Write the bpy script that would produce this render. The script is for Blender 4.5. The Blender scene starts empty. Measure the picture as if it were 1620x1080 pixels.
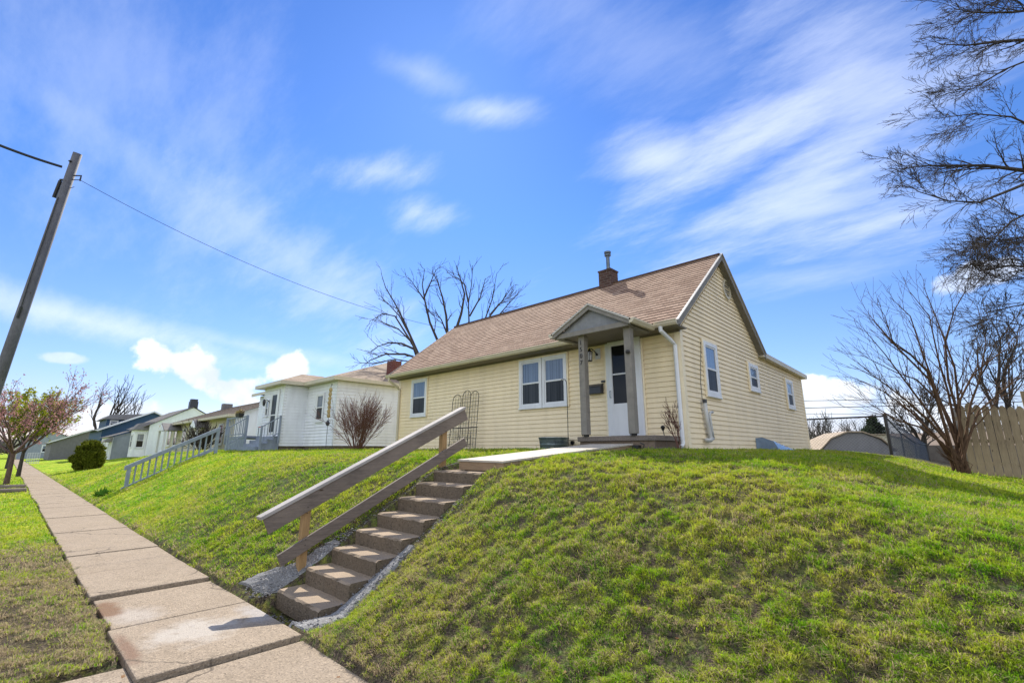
import bpy, math, random
import numpy as np
from mathutils import Vector, Matrix
random.seed(7); rng=np.random.default_rng(7)
SC=bpy.context.scene; COL=SC.collection
R=math.radians
# ------------------------------------------------------------------ camera
CAMZ=1.6; FPX=739.0; PITCH=R(13.1); HD=R(46.5)
Vh=Vector((-math.cos(HD),math.sin(HD),0)); Rt=Vector((math.sin(HD),math.cos(HD),0)); Uz=Vector((0,0,1))
FW=Vh*math.cos(PITCH)+Uz*math.sin(PITCH); UPV=Uz*math.cos(PITCH)-Vh*math.sin(PITCH)
CAM=Vector((0,0,CAMZ))
def at(x,y,along):
    """world point seen at photo pixel x,y whose horizontal depth from the camera is along metres"""
    d=FW+Rt*((x-810)/FPX)-UPV*((y-540)/FPX)
    return CAM+d*(along/(d.dot(Vh)))
cam=bpy.data.cameras.new('camera'); co=bpy.data.objects.new('camera',cam); COL.objects.link(co)
co.matrix_world=Matrix(((Rt.x,UPV.x,-FW.x,0),(Rt.y,UPV.y,-FW.y,0),(Rt.z,UPV.z,-FW.z,CAMZ),(0,0,0,1)))
cam.sensor_width=36; cam.lens=36*FPX/1620; cam.clip_start=.05; cam.clip_end=2000
SC.camera=co
# ------------------------------------------------------------------ helpers
def link(o): COL.objects.link(o); return o
class MB:
    def __init__(s): s.v=[];s.f=[];s.uv=[];s.hasuv=False
    def face(s,pts,uv=None):
        i=len(s.v); s.v+= [tuple(p) for p in pts]; s.f.append(tuple(range(i,i+len(pts))))
        if uv: s.hasuv=True
        s.uv.append(uv or [(0,0)]*len(pts)); return s
    def box(s,a,b):
        x0,y0,z0=[min(a[i],b[i]) for i in range(3)]; x1,y1,z1=[max(a[i],b[i]) for i in range(3)]
        return s.hexa([(x0,y0,z0),(x1,y0,z0),(x1,y1,z0),(x0,y1,z0),(x0,y0,z1),(x1,y0,z1),(x1,y1,z1),(x0,y1,z1)])
    def hexa(s,p):
        i=len(s.v); s.v+=[tuple(q) for q in p]
        for f in ((0,3,2,1),(4,5,6,7),(0,1,5,4),(1,2,6,5),(2,3,7,6),(3,0,4,7)):
            s.f.append(tuple(i+k for k in f)); s.uv.append([(0,0)]*4)
        return s
    def prism(s,poly,d):
        """poly: list of 3D pts, extruded by vector d"""
        d=Vector(d); a=[Vector(p) for p in poly]; b=[p+d for p in a]; n=len(a)
        i=len(s.v); s.v+=[tuple(p) for p in a+b]
        s.f.append(tuple(range(i,i+n))); s.uv.append([(0,0)]*n)
        s.f.append(tuple(reversed(range(i+n,i+2*n)))); s.uv.append([(0,0)]*n)
        for k in range(n):
            m=(k+1)%n; s.f.append((i+m,i+k,i+n+k,i+n+m)); s.uv.append([(0,0)]*4)
        return s
    def tube(s,pts,rad,n=8,cap=True):
        pts=[Vector(p) for p in pts]
        if not hasattr(rad,'__len__'): rad=[rad]*len(pts)
        i0=len(s.v); t=None; up=None
        for k,p in enumerate(pts):
            a=pts[max(k-1,0)]; b=pts[min(k+1,len(pts)-1)]; t=(b-a)
            if t.length<1e-9: t=Vector((0,0,1))
            t.normalize()
            if up is None:
                up=Vector((0,0,1)) if abs(t.z)<.9 else Vector((1,0,0))
            u=(up-t*up.dot(t)); 
            if u.length<1e-6: u=t.orthogonal()
            u.normalize(); w=t.cross(u); up=u
            for j in range(n):
                an=2*math.pi*j/n; s.v.append(tuple(p+(u*math.cos(an)+w*math.sin(an))*rad[k]))
        for k in range(len(pts)-1):
            for j in range(n):
                a=i0+k*n+j; b=i0+k*n+(j+1)%n
                s.f.append((a,b,b+n,a+n)); s.uv.append([(0,0)]*4)
        if cap and n>2:
            s.f.append(tuple(i0+j for j in reversed(range(n)))); s.uv.append([(0,0)]*n)
            e=i0+(len(pts)-1)*n; s.f.append(tuple(e+j for j in range(n))); s.uv.append([(0,0)]*n)
        return s
    def lathe(s,prof,c,n=20):
        c=Vector(c); i=len(s.v)
        for r,z in prof:
            for j in range(n):
                a=2*math.pi*j/n; s.v.append((c.x+r*math.cos(a),c.y+r*math.sin(a),c.z+z))
        for k in range(len(prof)-1):
            for j in range(n):
                a=i+k*n+j;b=i+k*n+(j+1)%n; s.f.append((a,b,b+n,a+n)); s.uv.append([(0,0)]*4)
        return s
    def obj(s,name,mat,parent=None,bevel=0,smooth=False,origin=None):
        org=Vector(origin) if origin else (wl(parent) if parent else Vector((0,0,0)))
        me=bpy.data.meshes.new(name); me.from_pydata([tuple(Vector(v)-org) for v in s.v],[],s.f)
        if s.hasuv:
            l=me.uv_layers.new(name='uv'); k=0
            for fu in s.uv:
                for q in fu: l.data[k].uv=q; k+=1
        me.materials.append(mat); me.update()
        o=bpy.data.objects.new(name,me); link(o)
        if parent: o.parent=parent; o['wl']=0; del o['wl']
        else: o.location=org
        if smooth:
            for p in me.polygons: p.use_smooth=True
        if bevel:
            m=o.modifiers.new('bevel','BEVEL'); m.width=bevel; m.segments=2; m.limit_method='ANGLE'
        return o
def wl(o):
    v=Vector(o.location)
    while o.parent: o=o.parent; v+=Vector(o.location)
    return v
def tag(o,label=None,cat=None,group=None,kind=None):
    if label: o['label']=label
    if cat: o['category']=cat
    if group: o['group']=group
    if kind: o['kind']=kind
    return o
def thing(name,label,cat,loc,group=None):
    o=bpy.data.objects.new(name,None); link(o); o.location=loc; o.empty_display_size=.2
    return tag(o,label,cat,group)
def copy_tree(o,parent=None,delta=None):
    c=o.copy(); COL.objects.link(c); c.parent=parent
    for ch in list(o.children): copy_tree(ch,c)
    return c
# ------------------------------------------------------------------ materials
class NT:
    def __init__(s,name):
        s.m=bpy.data.materials.new(name); s.m.use_nodes=True; s.t=s.m.node_tree; s.n=s.t.nodes; s.l=s.t.links
        s.b=s.n['Principled BSDF']; s.out=s.n['Material Output']
    def new(s,t,**k):
        n=s.n.new(t)
        for a,b in k.items(): setattr(n,a,b)
        return n
    def co(s,kind='Object',scale=(1,1,1),rot=(0,0,0)):
        c=s.new('ShaderNodeTexCoord'); m=s.new('ShaderNodeMapping'); m.inputs['Scale'].default_value=scale; m.inputs['Rotation'].default_value=rot
        s.l.new(c.outputs[kind],m.inputs['Vector']); return m.outputs[0]
    def pos(s,scale=(1,1,1)):
        c=s.new('ShaderNodeNewGeometry'); m=s.new('ShaderNodeMapping'); m.inputs['Scale'].default_value=scale
        s.l.new(c.outputs['Position'],m.inputs['Vector']); return m.outputs[0]
    def noise(s,vec,scale,detail=4,rough=.55,out='Fac'):
        n=s.new('ShaderNodeTexNoise'); n.inputs['Scale'].default_value=scale; n.inputs['Detail'].default_value=detail; n.inputs['Roughness'].default_value=rough
        s.l.new(vec,n.inputs['Vector']); return n.outputs[out]
    def ramp(s,fac,stops):
        r=s.new('ShaderNodeValToRGB'); e=r.color_ramp.elements
        while len(e)<len(stops): e.new(.5)
        for q,(p,c) in zip(e,stops):
            q.position=p; q.color=(c,c,c,1) if not hasattr(c,'__len__') else (*c,1)
        s.l.new(fac,r.inputs[0]); return r.outputs[0]
    def mix(s,fac,a,b,mode='MIX'):
        m=s.new('ShaderNodeMix',data_type='RGBA',blend_type=mode)
        for inp,v in ((m.inputs[0],fac),(m.inputs[6],a),(m.inputs[7],b)):
            if hasattr(v,'links') or isinstance(v,bpy.types.NodeSocket): s.l.new(v,inp)
            elif hasattr(v,'__len__'): inp.default_value=(*v,1)
            else: inp.default_value=v
        return m.outputs[2]
    def math(s,op,a,b=0.0,clamp=False):
        m=s.new('ShaderNodeMath',operation=op,use_clamp=clamp)
        for inp,v in ((m.inputs[0],a),(m.inputs[1],b)):
            if isinstance(v,bpy.types.NodeSocket): s.l.new(v,inp)
            else: inp.default_value=v
        return m.outputs[0]
    def color(s,c):
        if isinstance(c,bpy.types.NodeSocket): s.l.new(c,s.b.inputs['Base Color'])
        else: s.b.inputs['Base Color'].default_value=(*c,1)
    def set(s,rough=.6,spec=.3,metal=0):
        s.b.inputs['Roughness'].default_value=rough; s.b.inputs['Specular IOR Level'].default_value=spec; s.b.inputs['Metallic'].default_value=metal
    def bump(s,h,st=.3,dist=.02):
        b=s.new('ShaderNodeBump'); b.inputs['Strength'].default_value=st; b.inputs['Distance'].default_value=dist
        s.l.new(h,b.inputs['Height']); s.l.new(b.outputs[0],s.b.inputs['Normal'])
def paint(name,c,var=.12,rough=.55,sc=3,spec=.3,metal=0,bump=.05,grime=True):
    t=NT(name); v=t.pos()
    n=t.noise(v,sc,5,.65); n2=t.noise(t.pos((1,1,.15)),sc*3,4)
    d=tuple(x*(1-var*2) for x in c); b=tuple(min(1,x*(1+var*.5)) for x in c)
    cc=t.mix(t.ramp(n,[(.3,0.),(.7,1.)]),d,b)
    if grime: cc=t.mix(t.ramp(n2,[(.45,0.),(.9,.5)]),cc,tuple(x*.65 for x in c))
    t.color(cc); t.set(rough,spec,metal)
    if bump: t.bump(t.noise(v,sc*25,3),bump,.01)
    return t.m
M={}
M['yellow']=paint('vinyl siding yellow',(.87,.72,.475),.04,.5,1.2,.3)
M['yellow_trim']=paint('trim cream',(.86,.74,.52),.04,.45,2,.35)
M['white_siding']=paint('white siding',(.80,.82,.86),.05,.5,1.5,.3)
M['beige_siding']=paint('beige siding',(.55,.50,.38),.05,.55,1.5)
M['white']=paint('white frame',(.70,.71,.73),.03,.4,2,.4)
M['gutter']=paint('gutter cream',(.56,.50,.37),.05,.4,2,.4)
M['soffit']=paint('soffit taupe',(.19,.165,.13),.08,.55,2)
M['taupe']=paint('painted taupe wood',(.235,.215,.185),.12,.6,5,bump=.15)
M['fascia']=paint('fascia light',(.5,.47,.42),.06,.5,4)
M['bluegrey']=paint('blue grey paint',(.25,.29,.36),.14,.6,6,bump=.1)
M['blue_siding']=paint('navy siding',(.03,.075,.15),.06,.6,2)
M['grey_siding']=paint('grey siding',(.30,.33,.38),.08,.6,2)
M['dark_house']=paint('dark brick house',(.19,.18,.18),.1,.8,3)
M['black']=paint('black metal',(.012,.012,.013),.1,.4,10,.5)
M['darkgrey']=paint('dark grey metal',(.03,.034,.042),.1,.45,10,.5)
M['rustiron']=paint('dark iron',(.035,.032,.03),.2,.6,20,.4)
M['gable_grey']=paint('porch gable grey',(.23,.235,.245),.1,.6,6)
M['galv']=paint('galvanised steel',(.30,.36,.40),.2,.38,8,.5,.75)
M['steel']=paint('weathered steel pipe',(.14,.17,.20),.2,.4,8,.5,.6)
M['pvc']=paint('grey white pipe',(.50,.50,.48),.08,.5,6)
M['foundation']=paint('foundation',(.16,.13,.10),.2,.9,6)
M['red']=paint('red fabric',(.45,.03,.05),.1,.7,5)
M['shed']=paint('shed grey',(.22,.22,.23),.08,.7,2)
M['shedroof']=paint('tan shed roof',(.36,.29,.21),.12,.9,4,bump=.3)
M['brownroof']=paint('brown distant roof',(.22,.17,.13),.12,.9,4,bump=.3)
M['greyroof']=paint('grey distant roof',(.19,.18,.17),.12,.9,5,bump=.3)
M['lattice']=paint('white lattice',(.6,.62,.64),.05,.6,5)
M['feeder']=paint('straw chime',(.42,.33,.16),.2,.8,20)
M['tarp']=paint('blue plastic',(.16,.24,.36),.15,.2,8,.6)
M['cablemat']=paint('cable rubber',(.02,.02,.022),.1,.9,10,.02,bump=0)
M['leafdark']=paint('dark leaf',(.03,.045,.02),.4,.7,6,bump=0)
def mk_wood(name,c1,c2,axis='x',rough=.75,knots=True,nail=False):
    t=NT(name); sc={'x':(1.2,14,14),'y':(14,1.2,14),'z':(14,14,1.2)}[axis]
    v=t.pos(sc); n=t.noise(v,3.2,7,.7); n2=t.noise(v,12,3,.6)
    c=t.mix(t.ramp(n,[(.25,0.),(.75,1.)]),c2,c1); c=t.mix(t.ramp(n2,[(.5,0.),(.75,.45)]),c,tuple(x*.45 for x in c2))
    big=t.noise(t.pos(),1.6,3); c=t.mix(t.ramp(big,[(.4,0.),(.7,.45)]),c,tuple(x*1.25 for x in c1))
    if knots:
        vo=t.new('ShaderNodeTexVoronoi'); t.l.new(t.pos(tuple(1 if q<5 else 3 for q in sc)),vo.inputs['Vector']); vo.inputs['Scale'].default_value=2.6
        c=t.mix(t.ramp(vo.outputs['Distance'],[(.04,1.),(.10,0.)]),c,(.06,.04,.025))
    t.color(c); t.set(rough,.2); t.bump(t.math('ADD',n,n2),.35,.01); return t.m
M['wood_rail']=mk_wood('weathered rail wood',(.23,.185,.15),(.10,.083,.072),'y')
M['wood_cap']=mk_wood('weathered cap wood',(.40,.37,.34),(.26,.24,.225),'y')
M['wood_post']=mk_wood('treated post wood',(.42,.27,.125),(.25,.155,.07),'z')
M['wood_deck']=mk_wood('bleached deck boards',(.50,.45,.38),(.36,.32,.265),'y',knots=False)
M['wood_skirt']=mk_wood('ramp skirt wood',(.34,.245,.14),(.19,.135,.085),'y')
M['wood_skirtx']=mk_wood('ramp skirt wood front',(.36,.25,.15),(.2,.135,.085),'x')
M['fence_wood']=mk_wood('fence picket wood',(.38,.30,.19),(.19,.145,.09),'z')
M['fence_dark']=mk_wood('far fence wood',(.12,.105,.09),(.07,.06,.055),'z')
M['pole_wood']=mk_wood('utility pole wood',(.17,.17,.185),(.08,.08,.088),'z')
def mk_bark(name,c1,c2):
    t=NT(name); n=t.noise(t.pos((1,1,.3)),22,5,.7); t.color(t.mix(t.ramp(n,[(.3,0.),(.7,1.)]),c1,c2)); t.set(.9,.1); t.bump(n,.5,.02); return t.m
M['bark']=mk_bark('bark dark',(.035,.03,.028),(.085,.072,.062))
M['bark_brown']=mk_bark('bark brown',(.055,.034,.022),(.14,.085,.05))
M['bark_red']=mk_bark('bark reddish',(.075,.035,.03),(.20,.105,.085))
M['bark_cherry']=mk_bark('bark cherry',(.07,.045,.04),(.16,.105,.09))
def mk_shingle(name,cols,bw=.30,bh=.145):
    t=NT(name); uv=t.new('ShaderNodeUVMap'); uv.uv_map='uv'
    br=t.new('ShaderNodeTexBrick'); t.l.new(uv.outputs[0],br.inputs['Vector'])
    br.inputs['Scale'].default_value=1; br.inputs['Brick Width'].default_value=bw; br.inputs['Row Height'].default_value=bh
    br.inputs['Mortar Size'].default_value=.004; br.inputs['Color1'].default_value=(0,0,0,1); br.inputs['Color2'].default_value=(1,1,1,1); br.inputs['Mortar'].default_value=(.0,.0,.0,1)
    br.offset=.37; br.inputs['Bias'].default_value=0
    c=t.ramp(br.outputs['Color'],[(0,cols[0]),(.35,cols[1]),(.7,cols[2]),(1,cols[3])])
    n=t.noise(t.pos(),90,3,.7); n2=t.noise(t.pos(),.9,4,.6)
    c=t.mix(t.ramp(n,[(.35,.55),(.65,0.)]),c,tuple(x*.5 for x in cols[1]))
    c=t.mix(t.ramp(n2,[(.4,0.),(.75,.4)]),c,tuple(x*.7 for x in cols[2]))
    c=t.mix(br.outputs['Fac'],c,tuple(x*.35 for x in cols[0]))
    t.color(c); t.set(.92,.12); t.bump(t.math('ADD',n,br.outputs['Color']),.5,.012); return t.m
M['shingle']=mk_shingle('brown shingles',[(.25,.155,.105),(.37,.24,.17),(.46,.32,.23),(.29,.185,.13)])
M['shingle_tan']=mk_shingle('tan shingles',[(.26,.20,.14),(.34,.26,.19),(.42,.33,.25),(.2,.15,.11)])
M['shingle_far']=mk_shingle('far shingles',[(.17,.14,.115),(.23,.19,.155),(.27,.22,.18),(.15,.12,.1)],.6,.29)
def mk_brick(name,c1,c2,s=1):
    t=NT(name); g=t.new('ShaderNodeNewGeometry'); sp=t.new('ShaderNodeSeparateXYZ'); t.l.new(g.outputs['Position'],sp.inputs[0])
    cb=t.new('ShaderNodeCombineXYZ'); t.l.new(t.math('ADD',sp.outputs[0],sp.outputs[1]),cb.inputs[0]); t.l.new(sp.outputs[2],cb.inputs[1])
    br=t.new('ShaderNodeTexBrick'); t.l.new(cb.outputs[0],br.inputs['Vector']); br.inputs['Scale'].default_value=1; br.inputs['Brick Width'].default_value=.21*s; br.inputs['Row Height'].default_value=.075*s; br.inputs['Mortar Size'].default_value=.006
    br.inputs['Color1'].default_value=(*c1,1); br.inputs['Color2'].default_value=(*c2,1); br.inputs['Mortar'].default_value=(.16,.14,.13,1)
    n=t.noise(t.pos(),30,4); t.color(t.mix(t.ramp(n,[(.4,0.),(.8,.6)]),br.outputs['Color'],tuple(x*.5 for x in c1))); t.set(.9,.15); t.bump(br.outputs['Fac'],-.4,.01); return t.m
M['brick']=mk_brick('chimney brick',(.06,.034,.028),(.11,.062,.048))
M['brick_red']=mk_brick('red chimney brick',(.13,.035,.03),(.17,.06,.045))
M['stone']=mk_brick('porch block',(.13,.095,.07),(.22,.165,.12),2.2)
def mk_conc(name,base,warm,agg=True,stain=False,sunlit=False):
    t=NT(name); v=t.pos(); vo=t.new('ShaderNodeTexVoronoi'); t.l.new(v,vo.inputs['Vector']); vo.inputs['Scale'].default_value=60 if sunlit else 85
    n=t.noise(v,2.2,5,.6); n2=t.noise(v,60,4,.7); n3=t.noise(v,.8,3)
    c=t.mix(t.ramp(n,[(.3,0.),(.7,1.)]),base,warm)
    if agg:
        sp=t.new('ShaderNodeSeparateColor'); t.l.new(vo.outputs['Color'],sp.inputs[0])
        c=t.mix(t.ramp(sp.outputs[0],[(.0,.75),(.3,0.)]),c,tuple(x*.42 for x in base))
        c=t.mix(t.ramp(sp.outputs[1],[(.75,0.),(1.,.8)]),c,tuple(min(.75,x*1.6) for x in base))
    c=t.mix(t.ramp(n2,[(.45,0.),(.75,.35)]),c,tuple(x*.5 for x in base))
    c=t.mix(t.ramp(n3,[(.45,0.),(.7,.3)]),c,tuple(x*.75 for x in warm))
    if sunlit:
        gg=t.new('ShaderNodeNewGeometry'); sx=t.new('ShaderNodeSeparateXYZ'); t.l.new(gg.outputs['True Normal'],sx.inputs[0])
        c=t.mix(t.math('MULTIPLY',t.ramp(sx.outputs[2],[(.5,0.),(.8,1.)]),t.ramp(n,[(.2,.55),(.7,1.)])),c,tuple(x*2.5 for x in base))  # upward faces painted lighter: sun on the treads put into colour, with wear
    if stain:
        def blob(cx,cy,sx,sy,r0,r1,amp):
            s_=t.new('ShaderNodeSeparateXYZ'); t.l.new(v,s_.inputs[0])
            dx=t.math('MULTIPLY',t.math('SUBTRACT',s_.outputs[0],cx),1/sx); dy=t.math('MULTIPLY',t.math('SUBTRACT',s_.outputs[1],cy),1/sy)
            d=t.math('SQRT',t.math('ADD',t.math('MULTIPLY',dx,dx),t.math('MULTIPLY',dy,dy)))
            d=t.math('ADD',d,t.math('MULTIPLY',t.math('SUBTRACT',t.noise(v,3.5,6,.65),.5),1.3))
            return t.ramp(d,[(r0,amp),(r1,0.)])
        c=t.mix(blob(-5.35,1.45,.55,.55,.35,.8,.6),c,(.44,.41,.37))
        c=t.mix(blob(-6.3,1.15,.5,.33,.3,.9,.5),c,(.40,.365,.33))
        c=t.mix(blob(-5.45,2.0,.5,.18,.3,.9,.5),c,(.38,.38,.385))
        c=t.mix(blob(-6.75,.98,.55,.20,.45,.8,.9),c,(.17,.10,.06))
        c=t.mix(blob(-5.3,.95,.7,.08,.3,.9,.7),c,(.16,.09,.06))
    if stain:
        wv=t.new('ShaderNodeVectorMath',operation='ADD'); t.l.new(v,wv.inputs[0]); nn=t.new('ShaderNodeTexNoise'); nn.inputs['Scale'].default_value=2.5; nn.inputs['Detail'].default_value=6; t.l.new(v,nn.inputs['Vector']); sc_=t.new('ShaderNodeVectorMath',operation='SCALE'); sc_.inputs['Scale'].default_value=.55; t.l.new(nn.outputs['Color'],sc_.inputs[0]); t.l.new(sc_.outputs[0],wv.inputs[1])
        ve=t.new('ShaderNodeTexVoronoi',feature='DISTANCE_TO_EDGE'); ve.inputs['Scale'].default_value=.42; t.l.new(wv.outputs[0],ve.inputs['Vector'])
        cr=t.math('MULTIPLY',t.ramp(ve.outputs['Distance'],[(.002,1.),(.006,0.)]),t.ramp(n3,[(.45,0.),(.55,1.)]))
        c=t.mix(t.math('MULTIPLY',cr,.85),c,(.06,.05,.04))
        c=t.mix(t.math('MULTIPLY',t.ramp(t.noise(v,7,6,.7),[(.52,0.),(.68,1.)]),.4),c,tuple(x*.6 for x in base))
    t.color(c); t.set(.93,.15); t.bump(t.math('ADD',t.math('MULTIPLY',vo.outputs['Distance'],1.2),n2),.6 if agg else .35,.008); return t.m
M['walk']=mk_conc('sidewalk aggregate',(.275,.22,.16),(.32,.26,.195),True,True)
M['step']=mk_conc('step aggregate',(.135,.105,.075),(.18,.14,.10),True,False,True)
M['mortar']=mk_conc('pale patched concrete',(.235,.235,.235),(.18,.175,.165),True)
M['porch']=mk_conc('porch slab',(.17,.145,.125),(.22,.18,.15),True)
M['road']=mk_conc('asphalt',(.06,.06,.062),(.07,.07,.07),True)
M['kerb']=mk_conc('kerb concrete',(.3,.29,.27),(.34,.32,.3),True)
def mk_glass(name,c=(.015,.02,.026),rough=.04,curtain=False,spec=.9):
    t=NT(name)
    if curtain:
        n=t.noise(t.pos((26,26,.25)),1.0,3); t.color(t.mix(t.ramp(n,[(.3,0.),(.7,1.)]),c,tuple(x*3.2+.02 for x in c)))
    else: t.color(c)
    t.set(rough,spec); t.b.inputs['Coat Weight'].default_value=.6; t.b.inputs['Coat Roughness'].default_value=.02; return t.m
M['glass']=mk_glass('window glass',(.045,.06,.085),.05,True)
M['screen']=mk_glass('window screen',(.014,.016,.02),.5,True,.15); M['screen'].node_tree.nodes['Principled BSDF'].inputs['Coat Weight'].default_value=.15
M['darkglass']=mk_glass('dark door glass',(.008,.009,.010),.05,False,.25); M['darkglass'].node_tree.nodes['Principled BSDF'].inputs['Coat Weight'].default_value=0
M['lampglass']=mk_glass('lantern glass',(.22,.2,.15),.2)
M['gravel']=mk_conc('gravel stones',(.17,.165,.17),(.24,.235,.235),True)
# leaves
def mk_leaf(name,c1,c2,tr=.4,attr=None):
    t=NT(name); t.n.remove(t.b)
    oi=t.noise(t.pos(),7,3,.7); c=t.mix(t.ramp(oi,[(.35,0.),(.65,1.)]),c1,c2)
    d=t.new('ShaderNodeBsdfDiffuse'); tr_=t.new('ShaderNodeBsdfTranslucent'); mx=t.new('ShaderNodeMixShader'); mx.inputs[0].default_value=tr
    t.l.new(c,d.inputs[0]); t.l.new(c,tr_.inputs[0]); t.l.new(d.outputs[0],mx.inputs[1]); t.l.new(tr_.outputs[0],mx.inputs[2]); t.l.new(mx.outputs[0],t.out.inputs[0]); return t.m
M['cherry_leaf']=mk_leaf('red buds',(.36,.14,.15),(.52,.30,.30),.35)
M['yg_leaf']=mk_leaf('yellow green leaves',(.20,.24,.02),(.38,.38,.04),.45)
M['arbor_leaf']=mk_leaf('arborvitae leaves',(.06,.085,.012),(.18,.19,.025),.25)
M['dark_leaf']=mk_leaf('evergreen leaves',(.018,.03,.015),(.045,.06,.03),.2)
M['bulb_leaf']=mk_leaf('bulb leaves',(.03,.09,.012),(.06,.15,.02),.35)
# grass
def mk_grass(blade):
    t=NT('grass blades' if blade else 'lawn soil'); v=t.pos()
    big=t.noise(v,.55,5,.6); mid=t.noise(v,3.2,5,.62); fine=t.noise(v,16,4,.65); f2=t.noise(v,60,3,.7)
    green=t.mix(t.ramp(mid,[(.35,0.),(.65,1.)]),(.07,.31,.004),(.20,.48,.008))
    yel=t.mix(t.ramp(fine,[(.4,0.),(.6,1.)]),(.50,.57,.02),(.68,.60,.10))
    c=t.mix(t.ramp(t.math('ADD',t.math('ADD',t.math('MULTIPLY',big,.35),t.math('MULTIPLY',mid,.3)),t.math('MULTIPLY',t.noise(v,11,4,.6),.35)),[(.42,0.),(.56,.9)]),green,yel)
    # thin, dead patches low on the bank and in the parkway beside the walk
    sp=t.new('ShaderNodeSeparateXYZ'); t.l.new(v,sp.inputs[0])
    def band(src,lo,hi):
        m=t.new('ShaderNodeMapRange'); m.interpolation_type='SMOOTHSTEP'; t.l.new(src,m.inputs[0]); m.inputs[1].default_value=lo; m.inputs[2].default_value=hi; return m.outputs[0]
    x,y=sp.outputs[0],sp.outputs[1]
    lowbank=t.math('MULTIPLY',t.math('MULTIPLY',band(y,6.3,3.6),band(x,-5.2,-4.6)),.05)
    park=t.math('MULTIPLY',t.math('MULTIPLY',band(y,1.2,.9),t.math('MULTIPLY',band(x,-13,-10),band(x,-4,-5.5))),.21)
    edge=t.math('MULTIPLY',t.math('MULTIPLY',band(y,2.35,2.1),band(y,1.5,1.9)),.12)
    dead=t.math('ADD',t.math('ADD',lowbank,park),edge)
    dn=t.math('ADD',t.math('ADD',t.math('MULTIPLY',t.noise(v,7,6,.72),.6),t.math('MULTIPLY',t.noise(v,1.3,3,.5),.4)),dead)
    straw=t.mix(t.ramp(f2,[(.35,0.),(.65,1.)]),(.27,.20,.12),(.56,.46,.29))
    if blade:
        at_=t.new('ShaderNodeAttribute'); at_.attribute_name='tint'; sc=t.new('ShaderNodeSeparateColor'); t.l.new(at_.outputs['Color'],sc.inputs[0])
        c=t.mix(sc.outputs[0],t.mix(.4,c,(.03,.16,.004)),t.mix(.35,c,(.52,.55,.05)))
        dd=t.math('ADD',dn,t.math('MULTIPLY',t.math('SUBTRACT',sc.outputs[1],.42),.34))
        c=t.mix(t.ramp(dd,[(.60,0.),(.70,1.)]),c,straw); c=t.mix(t.ramp(sc.outputs[2],[(.25,.75),(.5,0.)]),c,(.05,.065,.02))
        t.n.remove(t.b); d=t.new('ShaderNodeBsdfDiffuse'); tr=t.new('ShaderNodeBsdfTranslucent'); mx=t.new('ShaderNodeMixShader'); mx.inputs[0].default_value=.42
        t.l.new(c,d.inputs[0]); t.l.new(c,tr.inputs[0]); t.l.new(d.outputs[0],mx.inputs[1]); t.l.new(tr.outputs[0],mx.inputs[2]); t.l.new(mx.outputs[0],t.out.inputs[0])
    else:
        soil=t.mix(t.ramp(f2,[(.35,0.),(.65,1.)]),(.03,.024,.02),(.13,.10,.075))
        g2=t.mix(t.ramp(fine,[(.3,0.),(.7,1.)]),t.mix(.6,c,(.03,.06,.01)),c)
        far=band(x,-8,-16); near_soil=t.mix(t.ramp(fine,[(.4,0.),(.75,.5)]),soil,g2)
        c=t.mix(far,near_soil,g2)
        c=t.mix(t.ramp(dn,[(.58,0.),(.70,.9)]),c,soil)
        t.color(c); t.set(.95,.05); t.bump(t.math('ADD',fine,t.math('MULTIPLY',f2,.6)),.9,.05)
    return t.m
M['litter']=mk_leaf('dry leaf litter',(.16,.075,.035),(.36,.25,.15),.2)
M['grass']=mk_grass(True); M['soil']=mk_grass(False)
# ------------------------------------------------------------------ terrain
def sst(a,b,x): t=np.clip((x-a)/(b-a),0,1); return t*t*(3-2*t)
PY=[-5,2.05,2.12,2.4,3.0,4.0,4.6,5.3,6.5,8.0,20]; PZ=[0,0,.05,.20,.50,1.06,1.33,1.46,1.55,1.6,1.6]
def lattice(s,n=64):
    r=np.random.default_rng(s).random((n,n)); 
    def f(x,y):
        xi=np.floor(x).astype(int); yi=np.floor(y).astype(int); fx=x-xi; fy=y-yi; fx=fx*fx*(3-2*fx); fy=fy*fy*(3-2*fy)
        a=r[xi%n,yi%n];b=r[(xi+1)%n,yi%n];c=r[xi%n,(yi+1)%n];d=r[(xi+1)%n,(yi+1)%n]
        return a*(1-fx)*(1-fy)+b*fx*(1-fy)+c*(1-fx)*fy+d*fx*fy
    return f
L1,L2,L3,L4=[lattice(k) for k in (1,2,3,4)]
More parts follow.
